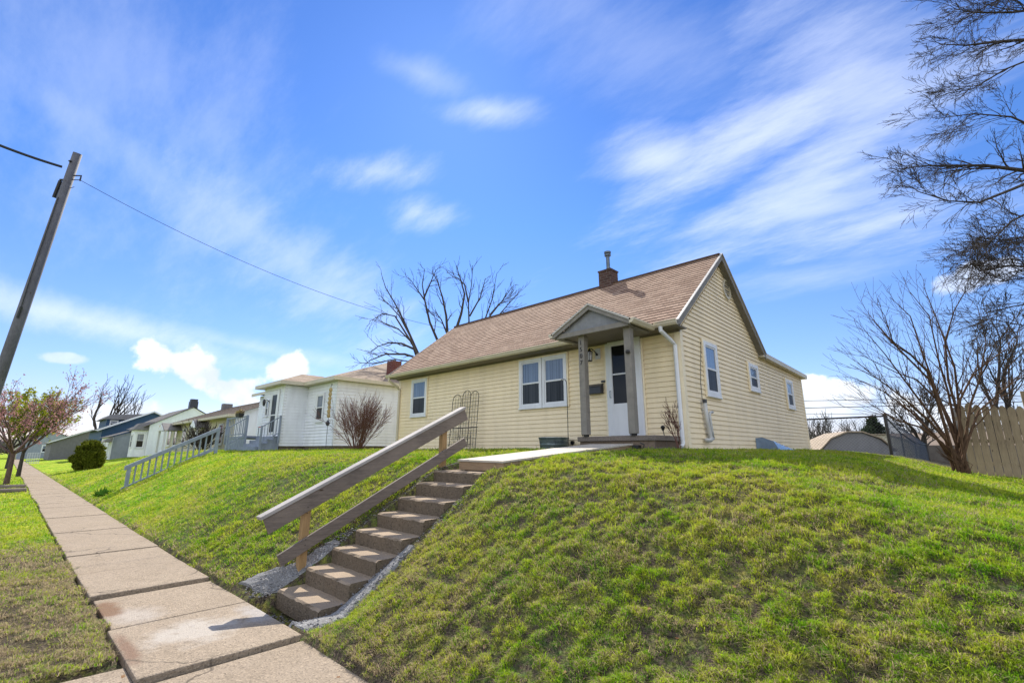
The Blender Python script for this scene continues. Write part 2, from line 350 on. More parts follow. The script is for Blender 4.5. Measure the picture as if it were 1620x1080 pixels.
def ter(X,Y,raw=False):
    X=np.asarray(X,float);Y=np.asarray(Y,float)
    p=sum(np.interp(Y+o,PY,PZ) for o in (-.25,-.12,0,.12,.25))/5
    p=np.where(Y<2.35,np.interp(Y,PY,PZ),p); w=sst(2.35,2.7,Y); p=np.where((Y>=2.35)&(Y<2.7),np.interp(Y,PY,PZ)*(1-w)+p*w,p)
    lin=1.5*np.clip((Y-2.05)/9,0,1)
    k=sst(-27,-42,X); z=p*(1-k)+lin*k
    z*=np.interp(X,[-140,-95,-60,-30],[.25,.45,.85,1.])
    d=np.interp(X,[-3.85,-2.6,-1.8,-1.15,-.5,.35,2,6,30],[0,.05,.12,.22,.40,.55,.72,1.0,1.3])
    z-=d*sst(2.6,6.5,Y)
    z-=.012*np.clip(Y-10,0,7)*sst(-3.6,0,X)
    z-=np.clip(Y-20,0,60)*.03*sst(19,24,Y)
    # sunk margins beside the steps
    nose=.07+.178*(Y-2.37)/.304
    wr=(1-sst(.22,.95,np.abs(X+4.86)))*(X>-5.4); wl_=(1-sst(.04,.30,np.abs(X+5.9)))*(X<=-5.4); inY=(Y>2.1)&(Y<5.3)
    tr=np.minimum(z,np.maximum(nose-np.interp(Y,[2.3,3.6,4.7],[.15,.13,.05]),.0)); tl=np.minimum(z,np.maximum(nose-.05,.02))
    z=np.where(inY,z*(1-wr)+tr*wr,z); z=np.where(inY,z*(1-wl_)+tl*wl_,z)
    bump=(L1(X*1.7+9,Y*1.7)-.5)*.05+(L2(X*5,Y*5)-.5)*.02
    far_=sst(-14,-9,X)*(1-sst(5,9,Y)*.8)
    bump=bump+((L3(X*3.1,Y*3.1)-.5)*.035+((L4(X*12+5,Y*12)-.5)*.042+(L2(X*23,Y*23+3)-.5)*.022)*(.35+.9*L1(X*1.1+3,Y*1.1)))*far_
    z+=bump*sst(2.1,2.6,Y)*(1-sst(8,8.8,Y)*.7)*sst(.1,.6,np.minimum(np.abs(X+4.86),np.abs(X+5.9))*(~((X>-5.9)&(X<-4.86)))+.12)+bump*.35*(Y<.85)
    z=np.where((Y>.86)&(Y<2.09),-.05,z)
    z=np.where(Y<-1.9,-.2,z)
    if raw: return z
    ins=(X>-5.905)&(X<-4.865)&(Y>2.02)&(Y<5.0)
    st=np.clip((Y-2.42)/.305*.178+.02,-.05,1.25)-.16
    z=np.where(ins,np.minimum(z,st),z)
    ins2=(X>-5.2)&(X<-4.3)&(Y<.95)&(Y>-1.9); z=np.where(ins2&(X<5),-.05,z)
    return z
def tzr(x,y): return float(ter(np.array([x]),np.array([y]),True)[0])
def tz(x,y): return float(ter(np.array([x]),np.array([y]))[0])
def axis(segs):
    out=[]
    for a,b,s in segs:
        n=max(1,int(round((b-a)/s))); out+= list(np.linspace(a,b,n,endpoint=False))
    out.append(segs[-1][1]); return np.array(out)
gx=axis([(-420,-140,20),(-140,-60,3),(-60,-26,.8),(-26,-12,.3),(-12,-6.02,.09),(-6.02,-5.91,.055),(-5.91,-5.88,.03),(-5.88,-4.88,.2),(-4.88,-4.85,.03),(-4.85,1.5,.04),(1.5,4,.1),(4,16,.8),(16,60,4),(60,300,24)])
gy=axis([(-200,-20,15),(-20,-2,1.5),(-2,.84,.12),(.84,2.14,.05),(2.14,6.2,.04),(6.2,9,.09),(9,26,.4),(26,90,3),(90,420,25)])
GX,GY=np.meshgrid(gx,gy,indexing='ij'); GZ=ter(GX,GY)
nx,ny=GX.shape; vs=np.stack([GX,GY,GZ],-1).reshape(-1,3)
ii,jj=np.meshgrid(np.arange(nx-1),np.arange(ny-1),indexing='ij'); a=(ii*ny+jj).ravel(); fc=np.stack([a,a+ny,a+ny+1,a+1],-1)
def np_mesh(name,verts,faces,mat,smooth=True):
    me=bpy.data.meshes.new(name); k=faces.shape[1]
    me.vertices.add(len(verts)); me.vertices.foreach_set('co',verts.astype(np.float32).ravel())
    me.loops.add(faces.size); me.loops.foreach_set('vertex_index',faces.astype(np.int32).ravel())
    me.polygons.add(len(faces)); me.polygons.foreach_set('loop_start',np.arange(0,faces.size,k,dtype=np.int32))
    try: me.polygons.foreach_set('loop_total',np.full(len(faces),k,dtype=np.int32))
    except Exception: pass
    me.update(calc_edges=True); me.materials.append(mat)
    if smooth: me.polygons.foreach_set('use_smooth',np.ones(len(faces),dtype=bool))
    o=bpy.data.objects.new(name,me); link(o); return o
tag(np_mesh('lawn',vs,fc,M['soil']),kind='structure')
# road and kerb (street side, behind the camera)
tag(MB().box((-300,-9.5,-.25),(200,-2.0,-.12)).obj('road',M['road']),kind='structure')
tag(MB().box((-300,-2.0,-.25),(200,-1.85,.03)).obj('kerb',M['kerb'],bevel=.02),kind='structure')
# ------------------------------------------------------------------ sidewalk
sw=MB()
def slab(x0,x1,y0,y1,z00,z10,z11,z01,th=.1):
    g=.008
    sw.hexa([(x0+g,y0,z00-th),(x1-g,y0,z10-th),(x1-g,y1,z11-th),(x0+g,y1,z01-th),(x0+g,y0,z00),(x1-g,y0,z10),(x1-g,y1,z11),(x0+g,y1,z01)])
seams=[-7.3,-8.78,-10.3,-11.8,-13.3,-14.8,-16.3,-17.8]
slab(-5.95,-4.52,.9,2.07,.0,.02,.015,.0)
slab(-7.27,-5.95,.93,2.07,-.02,.0,.0,-.02)
pz=.022
for i,x in enumerate(seams[:-1]):
    q=[.01,.0,.012,.0,.008,0,.01][i]
    slab(seams[i+1],x,.9,2.06,q*.3,pz if i==0 else q,(pz if i==0 else q),q*.4)
x=seams[-1]; i=0
while x>-130:
    slab(x-1.5,x,.9+.03*math.sin(i),2.07,.0,.004*(i%3),.004*(i%2),0); x-=1.5; i+=1
slab(-4.5,-2.9,.92,2.09,-.022,-.02,-.02,-.022)
slab(-2.9,-1.4,.92,2.09,-.02,-.02,-.02,-.02); x=-1.4
while x<40: slab(x,x+1.5,.92,2.09,-.02,-.02,-.02,-.02); x+=1.5
tag(sw.obj('sidewalk',M['walk'],bevel=.012),kind='structure')
cw=MB()
for a,b in ((-.42,.9),(-1.85,-.44)):
    cw.hexa([(-5.05,a,-.14),(-3.75,a,-.14),(-3.75,b,-.14),(-5.05 if b<.5 else -4.95,b,-.14),(-5.05,a,-.015),(-3.75,a,-.015),(-3.75,b,-.02),(-5.05 if b<.5 else -4.95,b,-.02)])
tag(cw.obj('path',M['walk'],bevel=.012),kind='structure')
# ------------------------------------------------------------------ steps
XL,XR=-5.9,-4.86
tops=[.07,.25,.425,.60,.78,.96,1.14,1.30]
st=thing('concrete_steps','narrow weathered flight of worn aggregate concrete steps climbing the grassy bank to the ramp','steps',(-5.4,2.4,0))
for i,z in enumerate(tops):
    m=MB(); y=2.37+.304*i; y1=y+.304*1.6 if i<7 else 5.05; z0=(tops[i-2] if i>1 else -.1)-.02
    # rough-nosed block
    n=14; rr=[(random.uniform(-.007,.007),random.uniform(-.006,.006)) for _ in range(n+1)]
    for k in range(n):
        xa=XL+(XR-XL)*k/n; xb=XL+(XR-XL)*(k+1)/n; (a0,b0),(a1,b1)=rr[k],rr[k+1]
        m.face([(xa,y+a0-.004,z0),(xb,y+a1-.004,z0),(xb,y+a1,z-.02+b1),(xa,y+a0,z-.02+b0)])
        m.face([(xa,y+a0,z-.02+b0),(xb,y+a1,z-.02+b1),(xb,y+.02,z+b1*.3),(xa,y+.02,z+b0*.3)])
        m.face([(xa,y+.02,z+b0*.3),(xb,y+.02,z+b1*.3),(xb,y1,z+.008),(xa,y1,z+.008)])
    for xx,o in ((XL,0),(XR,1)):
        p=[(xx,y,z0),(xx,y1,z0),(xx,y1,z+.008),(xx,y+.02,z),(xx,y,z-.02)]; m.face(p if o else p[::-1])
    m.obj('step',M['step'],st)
# pale patched concrete either side + gravel
def strip(path,thick=.06,wob=.014,seg=6):
    m=MB(); P0=[]
    for k in range(len(path)-1):
        for q in range(seg):
            t=q/seg; P0.append([Vector(path[k][j]).lerp(Vector(path[k+1][j]),t) for j in (0,1)])
    P0.append([Vector(path[-1][j]) for j in (0,1)])
    NW=6; rows=[]
    for a,b in P0:
        a=a+Vector((random.uniform(-wob,wob),random.uniform(-wob,wob),0)); b=b+Vector((random.uniform(-wob,wob),random.uniform(-wob,wob),0))
        r=[]
        for k in range(NW+1):
            t=k/NW; p=a.lerp(b,t); p.z=tzr(p.x,p.y)+.03-.045*(2*t-1)**4+random.uniform(-.003,.003); r.append(p)
        rows.append(r)
    for r0,r1 in zip(rows,rows[1:]):
        for k in range(NW): m.face([r0[k],r0[k+1],r1[k+1],r1[k]])
    for r in (rows,):
        for r0,r1 in zip(rows,rows[1:]):
            for k in (0,NW):
                d=Vector((0,0,-thick-.08)); m.face([r0[k],r1[k],r1[k]+d,r0[k]+d])
    r0=rows[0]
    for k in range(NW): m.face([r0[k],r0[k]+Vector((0,0,-.12)),r0[k+1]+Vector((0,0,-.12)),r0[k+1]])
    return m
kr=strip([((-4.86,1.98,0),(-4.58,2.02,0)),((-4.86,2.3,0),(-4.56,2.36,0)),((-4.86,2.62,0),(-4.60,2.7,0)),((-4.86,2.95,0),(-4.64,3.02,0)),((-4.86,3.35,0),(-4.74,3.38,0))])
kr.obj('side_kerb',M['mortar'],st)['label']='pale patched concrete edging on the right of the lower steps'
kl=strip([((-6.55,2.13,0),(-6.0,2.2,0)),((-6.42,2.28,0),(-5.93,2.36,0)),((-6.18,2.5,0),(-5.92,2.6,0)),((-6.1,2.7,0),(-5.92,2.75,0)),((-6.1,2.9,0),(-5.92,2.95,0)),((-6.08,3.05,0),(-5.93,3.1,0))])
kl.obj('side_kerb',M['mortar'],st)['label']='pale patched concrete pad at the foot of the handrail post'
gv=[];gf=[]
def stone(c,r):
    i=len(gv); an=random.random()*6; 
    pts=[(1,0,0),(0,1,0),(-1,0,0),(0,-1,0),(0,0,.6),(0,0,-.6)]
    for p in pts:
        q=Vector(p)*r*random.uniform(.6,1.2); q.rotate(Matrix.Rotation(an,3,'Z')); gv.append(tuple(Vector(c)+q))
    for f in ((0,1,4),(1,2,4),(2,3,4),(3,0,4),(1,0,5),(2,1,5),(3,2,5),(0,3,5)): gf.append(tuple(i+k for k in f))
for k in range(3200):
    s=random.random(); mort=k>2600
    if s<.42: y=random.uniform(2.7,5.3); x=-4.84+abs(random.gauss(0,.11)); 
    elif s<.8: y=random.uniform(2.9,5.0); x=-5.93-abs(random.gauss(0,.10))
    else: x=random.uniform(-6.0,-4.7); y=random.uniform(2.06,2.38)
    zz=max(tz(x,y),tzr(x,y)-.02 if (x<-6 or x>-4.72) else tz(x,y)); 
    if s<.8: zz=tzr(x,y)-.015
    if mort:
        y=random.uniform(2.1,3.3); x=-4.84+random.uniform(0,.30)*(1-(y-2.1)*.5) if k%2 else -5.93-random.uniform(0,.3)*(1-(y-2.1)*.6); zz=tzr(x,y)+.02
    stone((x,y,zz+random.uniform(-.005,.015)),random.uniform(.006,.02))
g=MB(); g.v=gv; g.f=gf; g.uv=[[(0,0)]*3]*len(gf)
tag(g.obj('gravel',M['gravel']),'loose grey stones and grit lying along both sides of the steps','gravel',kind='stuff')
# ------------------------------------------------------------------ handrail
hr=thing('handrail','weathered two board wooden handrail on two posts beside the concrete steps','handrail',(-5.97,2.68,.2))
def board(mb,p0,p1,h,xa,xb,h2=None):
    """sloped board in a plane of constant x; p=(y,ztop)"""
    (y0,z0),(y1,z1)=p0,p1; h2=h2 or h
    d=Vector((0,y1-y0,z1-z0)).normalized(); nrm=Vector((0,d.z,-d.y))
    o0=nrm*h; o1=nrm*h2
    A=Vector((0,y0,z0));B=Vector((0,y1,z1)); A2=A+o0; B2=B+o1
    mb.hexa([(xa,A2.y,A2.z),(xb,A2.y,A2.z),(xb,B2.y,B2.z),(xa,B2.y,B2.z),(xa,A.y,A.z),(xb,A.y,A.z),(xb,B.y,B.z),(xa,B.y,B.z)])
b=MB(); board(b,(2.14,.835),(5.11,2.265),.185,-5.97,-5.93); b.obj('rail',M['wood_rail'],hr,bevel=.004)
b=MB(); board(b,(2.33,.425),(5.11,1.80),.14,-5.95,-5.912); b.obj('rail',M['wood_rail'],hr,bevel=.004)
b=MB(); board(b,(2.10,.86),(5.12,2.305),.038,-6.055,-5.915); b.obj('rail_cap',M['wood_cap'],hr,bevel=.004)
for (y,z0,z1) in ((2.66,.1,1.0),(4.75,1.2,2.0)):
    b=MB().box((-6.065,y-.045,z0),(-5.975,y+.045,z1)); b.obj('post',M['wood_post'],hr,bevel=.004)
for (y,z) in ((2.66,.93),(2.66,.86),(2.66,.50),(2.66,.56),(4.75,1.95),(4.75,1.89),(4.75,1.58),(4.75,1.52)):
    xx=-5.926 if z in(.93,.86,1.95,1.89) else -5.908
    b=MB(); b.tube([(xx-.01,y-.02,z-.0),(xx+.002,y-.02,z)],.006,6); b.obj('bolt',M['rustiron'],hr)
# ------------------------------------------------------------------ ramp
rp=thing('wooden_ramp','low wooden ramp of bleached boards rising from the steps to the porch','ramp',(-5.1,4.75,1.3))
FL=(-5.62,4.75,1.465);FR=(-4.69,4.75,1.455);BL=(-5.36,7.86,1.72);BR=(-4.42,7.86,1.72)
b=MB(); N=22
def lp(p,q,t): return tuple(p[i]+(q[i]-p[i])*t for i in range(3))
for k in range(N):
    t0=k/N+.0012;t1=(k+1)/N-.0012; jz=random.uniform(-.001,.002)
    a,b1,c,d=lp(FL,BL,t0),lp(FR,BR,t0),lp(FR,BR,t1),lp(FL,BL,t1)
    ov=.015
    q=[(a[0]-ov,a[1]-(ov if k==0 else 0),a[2]+jz),(b1[0]+ov,b1[1]-(ov if k==0 else 0),b1[2]+jz),(c[0]+ov,c[1],c[2]+jz),(d[0]-ov,d[1],d[2]+jz)]
    b.hexa([(x,y,z-.028) for x,y,z in q]+q)
b.obj('deck_boards',M['wood_deck'],rp,bevel=.003)
b=MB(); b.box((-5.62,4.755,1.315),(-4.69,4.79,1.433)); b.obj('front_board',M['wood_skirtx'],rp,bevel=.003)
for P0,P1,s in ((FL,BL,1),(FR,BR,-1)):
    b=MB(); x0,y0,z0=P0;x1,y1,z1=P1
    b.hexa([(x0,y0+.041,1.31),(x0+.035*s,y0+.041,1.31),(x1+.035*s,y1,1.6),(x1,y1,1.6),(x0,y0+.041,z0-.031),(x0+.035*s,y0+.041,z0-.031),(x1+.035*s,y1,z1-.031),(x1,y1,z1-.031)])
    b.obj('side_board',M['wood_skirt'],rp)
# ------------------------------------------------------------------ main house
X0,X1=-13.82,-3.85; Yf=8.96; ZB=1.63; ZE=3.99; RY,RZ=11.46,6.36; SL=.789; YK,ZK=14.1,4.27; YB,ZBK=18.72,4.14
H=thing('yellow_house','cream yellow clapboard house with brown shingle roof and small gabled porch, number 1507','house',(-8.85,8.96,1.55))
REV=.102
def clap(mb,axis_,const,sgn,z0,z1,ext,rev=REV,d=.022):
    """sawtooth siding. axis 'x': wall runs along x at y=const. ext(z)->(lo,hi)"""
    z=z0
    while z<z1-1e-4:
        zt=min(z+rev,z1); a0,b0=ext(z); a1,b1=ext(zt-1e-4)
        if b0-a0>.02:
            if b1-a1<.0: a1=b1=(a1+b1)/2
            def P(u,w,off): return (u,const+sgn*off,w) if axis_=='x' else (const+sgn*off,u,w)
            mb.face([P(a0,z,d),P(b0,z,d),P(b1,zt,.004),P(a1,zt,.004)])
            mb.face([P(a0,z+.016,-.003),P(b0,z+.016,-.003),P(b0,z,d),P(a0,z,d)])
        z=zt
w=MB()
clap(w,'x',Yf,-1,ZB,ZE,lambda z:(X0,X1))
def sext(z):
    lo=Yf if z<=ZE else Yf+(z-3.99)/SL*1.0
    hi=YB if z<4.14 else (YK+ (4.27-z)/(4.27-4.14)*(YB-YK) if z<4.27 else RY+(6.34-z)/SL)
    return (lo,hi)
clap(w,'y',X1,1,ZB,6.34,sext); clap(w,'y',X0,-1,ZB,6.34,sext,rev=.204)
# backing
w.prism([(X0,Yf+.006,ZB-.02),(X0,Yf+.006,ZE),(X0,RY,6.33),(X0,YK,4.25),(X0,YB,4.12),(X0,YB,ZB-.02)],(X1-X0-.006,0,0))
w.obj('wall',M['yellow'],H)
MB().box((X0+.03,Yf+.04,1.2),(X1-.03,YB-.03,ZB-.022)).obj('foundation',M['foundation'],H)
for (cx,cy,sx,sy) in ((X1,Yf,1,-1),(X1,YB,1,1),(X0,Yf,-1,-1)):
    b=MB(); b.box((cx-sx*.10,cy,ZB-.01),(cx+sx*.022,cy+sy*.022,ZE+(.0 if cy<10 else .1))); b.box((cx,cy-sy*.0,ZB-.01),(cx+sx*.022,cy-sy*.10,ZE+(.02 if cy<10 else .1)))
    b.obj('corner_board',M['yellow_trim'],H)
# roof rows
def roofrows(mb,xa,xb,ya,za,yb,zb,rev=.145,d=.012,lift=.0):
    """slope from eave(ya,za) to ridge(yb,zb); x from xa to xb"""
    L=math.hypot(yb-ya,zb-za); n=int(math.ceil(L/rev)); uy,uz=(yb-ya)/L,(zb-za)/L; ny_,nz_=-uz*(1 if yb>ya else -1),abs(uy)
    if yb<ya: ny_=uz
    for k in range(n):
        s0=k*rev; s1=min(L,s0+rev)
        o0=d+lift; o1=lift+.001
        A=(ya+uy*s0+ny_*o0,za+uz*s0+nz_*o0); B=(ya+uy*s1+ny_*o1,za+uz*s1+nz_*o1); C_=(ya+uy*s0+ny_*lift,za+uz*s0+nz_*lift)
        v0=k*rev+.001; v1=v0+(s1-s0)-.002
        mb.face([(xa,A[0],A[1]),(xb,A[0],A[1]),(xb,B[0],B[1]),(xa,B[0],B[1])],[(xa,v0),(xb,v0),(xb,v1),(xa,v1)])
        mb.face([(xa,C_[0],C_[1]),(xb,C_[0],C_[1]),(xb,A[0],A[1]),(xa,A[0],A[1])],[(xa,v0),(xb,v0),(xb,v0),(xa,v0)])
RX0,RX1=X0-.12,-3.70
r=MB(); roofrows(r,RX0,RX1,8.57,4.085,RY,RZ+.005); roofrows(r,RX0,RX1,14.2,4.235,RY,RZ+.005)
r.face([(RX0,14.2,4.27),(RX0,18.95,4.17),(RX1,18.95,4.17),(RX1,14.2,4.27)],[(0,0),(0,4),(10,4),(10,0)])
r.box((RX0,RY-.1,RZ-.05),(RX1,RY+.1,RZ+.005))
# ridge cap
for k in range(int((RX1-RX0)/.2)):
    xx=RX0+k*.2; yo=.13
    r.face([(xx,RY-yo,RZ-.075),(xx+.21,RY-yo,RZ-.085),(xx+.21,RY,RZ+.022),(xx,RY,RZ+.034)],[(xx,.01)]*4)
    r.face([(xx,RY+yo,RZ-.075),(xx,RY,RZ+.034),(xx+.21,RY,RZ+.022),(xx+.21,RY+yo,RZ-.085)],[(xx,.01)]*4)
RO=r.obj('roof',M['shingle'],H)
# roof underside deck, rakes, fascia, soffit
b=MB()
b.prism([(RX0+.005,8.57,4.07),(RX0+.005,RY,RZ-.01),(RX0+.005,14.2,4.215),(RX0+.005,14.2,4.12),(RX0+.005,RY,RZ-.10),(RX0+.005,8.57,3.98)],(RX1-RX0-.01,0,0))
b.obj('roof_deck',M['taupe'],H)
for xa,xb in ((RX1-.004,RX1+.022),(RX0-.022,RX0+.004)):
    b=MB(); b.prism([(xa,8.50,3.99),(xa,8.50,4.06),(xa,RY,RZ+.0),(xa,RY,RZ-.15),(xa,8.66,3.99)],(xb-xa,0,0)); 
    b.prism([(xa,RY+.001,RZ-.15),(xa,RY+.001,RZ),(xa,14.23,4.22),(xa,14.23,4.06)],(xb-xa,0,0))
    b.obj('rake_board',M['taupe'],H)
    b=MB(); xc=xa if xa<-10 else xb
    for y0,z0,y1,z1 in ((8.52,4.055,RY,RZ-.002),(RY,RZ-.002,14.23,4.215)):
        q=.0; s=.028*(1 if xa>-10 else -1)
        b.hexa([(xa,y0,z0-.002),(xb+ (s if s>0 else 0),y0,z0-.002),(xb+(s if s>0 else 0),y1,z1-.002),(xa,y1,z1-.002),(xa,y0,z0+.022),(xb+(s if s>0 else 0),y0,z0+.022),(xb+(s if s>0 else 0),y1,z1+.022),(xa,y1,z1+.022)])
    b.obj('drip_edge',M['fascia'],H)
b=MB(); b.prism([(RX1-.14,14.0,4.13),(RX1-.14,14.2,4.262),(RX1-.14,18.95,4.162),(RX1-.14,18.95,4.03)],(.16,0,0)); b.box((X0,18.75,4.03),(RX1-.14,18.95,4.16)); b.obj('rear_fascia',M['gutter'],H)
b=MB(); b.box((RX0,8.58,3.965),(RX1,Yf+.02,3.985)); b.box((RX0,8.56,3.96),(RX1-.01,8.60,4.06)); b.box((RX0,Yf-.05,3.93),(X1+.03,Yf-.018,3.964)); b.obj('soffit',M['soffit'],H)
b=MB()
def gutter(mb,xa,xb,y=8.555,z=4.075):
    pr=[(y,z-.10),(y-.07,z-.10),(y-.10,z-.06),(y-.105,z-.03),(y-.12,z-.015),(y-.12,z),(y-.11,z),(y-.11,z-.012),(y-.01,z-.02),(y-.0,z)]
    mb.prism([(xa,p,q) for p,q in pr],(xb-xa,0,0))
gutter(b,RX0-.02,-5.86); gutter(b,-4.14,RX1+.02); b.obj('gutter',M['gutter'],H)
for pts,mat in (([(-4.02,8.50,3.98),(-4.02,8.50,3.90),(-3.955,8.78,3.74),(-3.93,8.90,3.66),(-3.93,8.905,1.72),(-3.93,8.80,1.66)],'white'),([(X0+.02,8.50,3.98),(X0+.02,8.50,3.90),(X0+.06,8.80,3.70),(X0+.07,8.905,3.6),(X0+.07,8.905,1.75),(X0+.07,8.8,1.68)],'gutter')):
    b=MB(); b.tube(pts,.042,8); b.obj('downspout',M[mat],H)
# chimney (under roof)
ch=MB(); ch.box((-7.15,11.28,5.9),(-6.74,11.68,6.75)); ch.box((-7.17,11.26,6.75),(-6.72,11.70,6.79)); ch=ch.obj('chimney',M['brick'],RO)
b=MB(); b.lathe([(.055,6.83),(.055,7.27),(.05,7.3)],(-6.93,11.48,0),14); b.lathe([(.0,7.27),(.095,7.28),(.095,7.33),(.06,7.34),(.1,7.36),(.105,7.41),(.03,7.44),(0,7.44)],(-6.93,11.48,0),14); b.obj('flue_pipe',M['steel'],RO)
# ---- windows
def window(parent,axis_,c,sgn,u0,u1,z0,z1,double=True,fr=.075,mat='white',casing=True,sash=.035,proud=.045,low='screen',up='glass'):
    """window on wall plane; axis 'x' => wall at y=c facing sgn*y"""
    def bx(mb,a0,a1,w0,w1,d0,d1):
        if axis_=='x': mb.box((a0,c+sgn*d0,w0),(a1,c+sgn*d1,w1))
        else: mb.box((c+sgn*d0,a0,w0),(c+sgn*d1,a1,w1))
    W=MB()
    bx(W,u0,u0+fr,z0,z1,.0,proud); bx(W,u1-fr,u1,z0,z1,.0,proud); bx(W,u0+fr,u1-fr,z1-fr,z1,.0,proud); bx(W,u0+fr,u1-fr,z0,z0+fr,.0,proud)
    bx(W,u0-.02,u1+.02,z0-.03,z0-.001,.0,proud+.012)
    f=W.obj('window',M[mat],parent,bevel=.004)
    a,b_=u0+fr,u1-fr; w0,w1=z0+fr,z1-fr; mid=(w0+w1)/2
    S=MB()
    for q0,q1,dd in ((w0,mid+.015,.022),(mid-.015,w1,.030)):
        bx(S,a,a+sash,q0,q1,.001,dd); bx(S,b_-sash,b_,q0,q1,.001,dd); bx(S,a+sash,b_-sash,q0,q0+sash,.001,dd-.001); bx(S,a+sash,b_-sash,q1-sash,q1,.001,dd-.001)
    S.obj('sash',M[mat],f)
    for q0,q1,mm in ((w0+sash,mid-.02,low),(mid+.02,w1-sash,up)):
        G=MB(); bx(G,a+sash,b_-sash,q0,q1,.002,.0165); G.obj('pane',M[mm],f)
    return f
wf=-.013
yw=Yf-.018
def casing(parent,mb_,axis_,c,sgn,u0,u1,z0,z1,t=.05,pr=.03):
    mb=MB()
    for a0,a1,w0,w1 in ((u0-t,u0,z0-t,z1+t),(u1,u1+t,z0-t,z1+t),(u0,u1,z1,z1+t),(u0,u1,z0-t,z0-.031)):
        if axis_=='x': mb.box((a0,c,w0),(a1,c+sgn*pr,w1))
        else: mb.box((c,a0,w0),(c+sgn*pr,a1,w1))
    mb.obj('window_trim',M['yellow_trim'],parent)
window(H,'x',yw,-1,-8.19,-7.435,2.64,3.88,fr=.07); window(H,'x',yw,-1,-7.415,-6.66,2.64,3.88,fr=.07)
window(H,'x',yw,-1,-13.05,-12.22,2.66,3.86,fr=.07)
xw=X1+.018
window(H,'y',xw,1,10.04,10.80,2.74,3.93,fr=.085); window(H,'y',xw,1,12.98,13.75,3.12,3.83,fr=.085); window(H,'y',xw,1,16.5,17.28,2.88,3.78,fr=.085)
casing(H,None,'x',yw,-1,-8.19,-6.66,2.64,3.88,.04); casing(H,None,'x',yw,-1,-13.05,-12.22,2.66,3.86,.04)
for u0,u1,z0,z1 in ((10.04,10.80,2.74,3.93),(12.98,13.75,3.12,3.83),(16.5,17.28,2.88,3.78)): casing(H,None,'y',xw,1,u0,u1,z0,z1,.045,.03)
# gable vent (octagonal-oval)
n=16; vc=(11.99,5.60); ov=[(vc[0]+.27*math.cos(2*math.pi*k/n),vc[1]+.27*math.sin(2*math.pi*k/n)) for k in range(n)]
b=MB()
for k in range(n):
    (a0,b0),(a1,b1)=ov[k],ov[(k+1)%n]; f=.76
    i0=(vc[0]+(a0-vc[0])*f,vc[1]+(b0-vc[1])*f); i1=(vc[0]+(a1-vc[0])*f,vc[1]+(b1-vc[1])*f)
    b.prism([(X1+.001,a0,b0),(X1+.001,a1,b1),(X1+.001,i1[0],i1[1]),(X1+.001,i0[0],i0[1])],(.05,0,0))
for k in range(7):
    zz=vc[1]-.17+k*.057; hw=math.sqrt(max(0,.205**2-(zz-vc[1])**2)); b.hexa([(X1+.012,vc[0]-hw,zz-.012),(X1+.04,vc[0]-hw,zz-.03),(X1+.04,vc[0]+hw,zz-.03),(X1+.012,vc[0]+hw,zz-.012),(X1+.012,vc[0]-hw,zz+.02),(X1+.04,vc[0]-hw,zz-.01),(X1+.04,vc[0]+hw,zz-.01),(X1+.012,vc[0]+hw,zz+.02)])
b.obj('gable_vent',M['gutter'],H)
MB().prism([(X1+.0135,p,q) for p,q in [(vc[0]+(a-vc[0])*.75,vc[1]+(b_-vc[1])*.75) for a,b_ in ov]],(.003,0,0)).obj('vent_back',M['darkgrey'],H)
# vent pipes on side wall
xp=X1+.09
b=MB(); b.tube([(xp,9.72,2.56),(xp,9.76,2.2),(xp,9.84,1.92),(xp,9.88,1.84),(xp,9.84,1.80),(xp,9.62,1.80)],.04,10); b.tube([(xp+.01,9.97,1.84),(xp+.01,9.93,2.0),(xp+.01,9.88,2.32),(xp+.01,9.92,2.36),(xp+.01,10.05,2.38)],.03,10); b.tube([(xp,9.84,1.80),(xp,9.97,1.84)],.04,8)
b.box((X1,9.70,2.4),(xp,9.73,2.43)); b.box((X1,9.88,1.9),(xp,9.91,1.93)); b.obj('vent_pipe',M['pvc'],H,smooth=True)
b=MB(); b.tube([(xp,9.72,2.55),(xp,9.72,2.62)],.046,10); b.tube([(X1+.03,9.76,2.6),(X1+.03,9.76,3.0),(X1+.03,9.98,3.9)],.006,6); b.obj('pipe_coupling',M['darkgrey'],H)
b=MB(); b.tube([(-6.55,Yf-.01,1.77),(-6.55,Yf-.06,1.77)],.045,12); b.obj('dryer_vent',M['black'],H)
# door
D=MB()
yd=Yf-.018
D.box((-5.50,yd-.045,1.9),(-5.41,yd,3.95)); D.box((-4.96,yd-.045,1.9),(-4.85,yd,3.95)); D.box((-5.41,yd-.045,3.85),(-4.96,yd,3.95)); D.box((-5.41,yd-.045,1.9),(-4.96,yd,2.58)); D.box((-5.41,yd-.044,3.2),(-4.96,yd-.02,3.235))
D=D.obj('door',M['white'],H,bevel=.005)
b=MB(); b.box((-5.41,yd-.015,2.58),(-4.96,yd,3.2)); b.box((-5.41,yd-.015,3.235),(-4.96,yd,3.85)); b.obj('glass',M['darkglass'],D)
b=MB(); b.tube([(-5.46,yd-.045,2.72),(-5.46,yd-.09,2.72),(-5.46,yd-.09,2.86),(-5.46,yd-.045,2.86)],.01,6); b.obj('handle',M['galv'],D)
b=MB(); b.box((-5.57,yd-.03,1.88),(-5.503,yd,3.98)); b.box((-4.847,yd-.055,1.88),(-4.70,yd,3.98)); b.box((-5.503,yd-.03,3.953),(-4.847,yd,3.98)); b.obj('door_frame',M['white'],H,bevel=.004)
b=MB(); b.box((-5.61,yd-.02,1.85),(-5.572,yd,3.985)); b.box((-4.697,yd-.02,1.85),(-4.66,yd,3.985)); b.obj('door_trim',M['yellow_trim'],H)
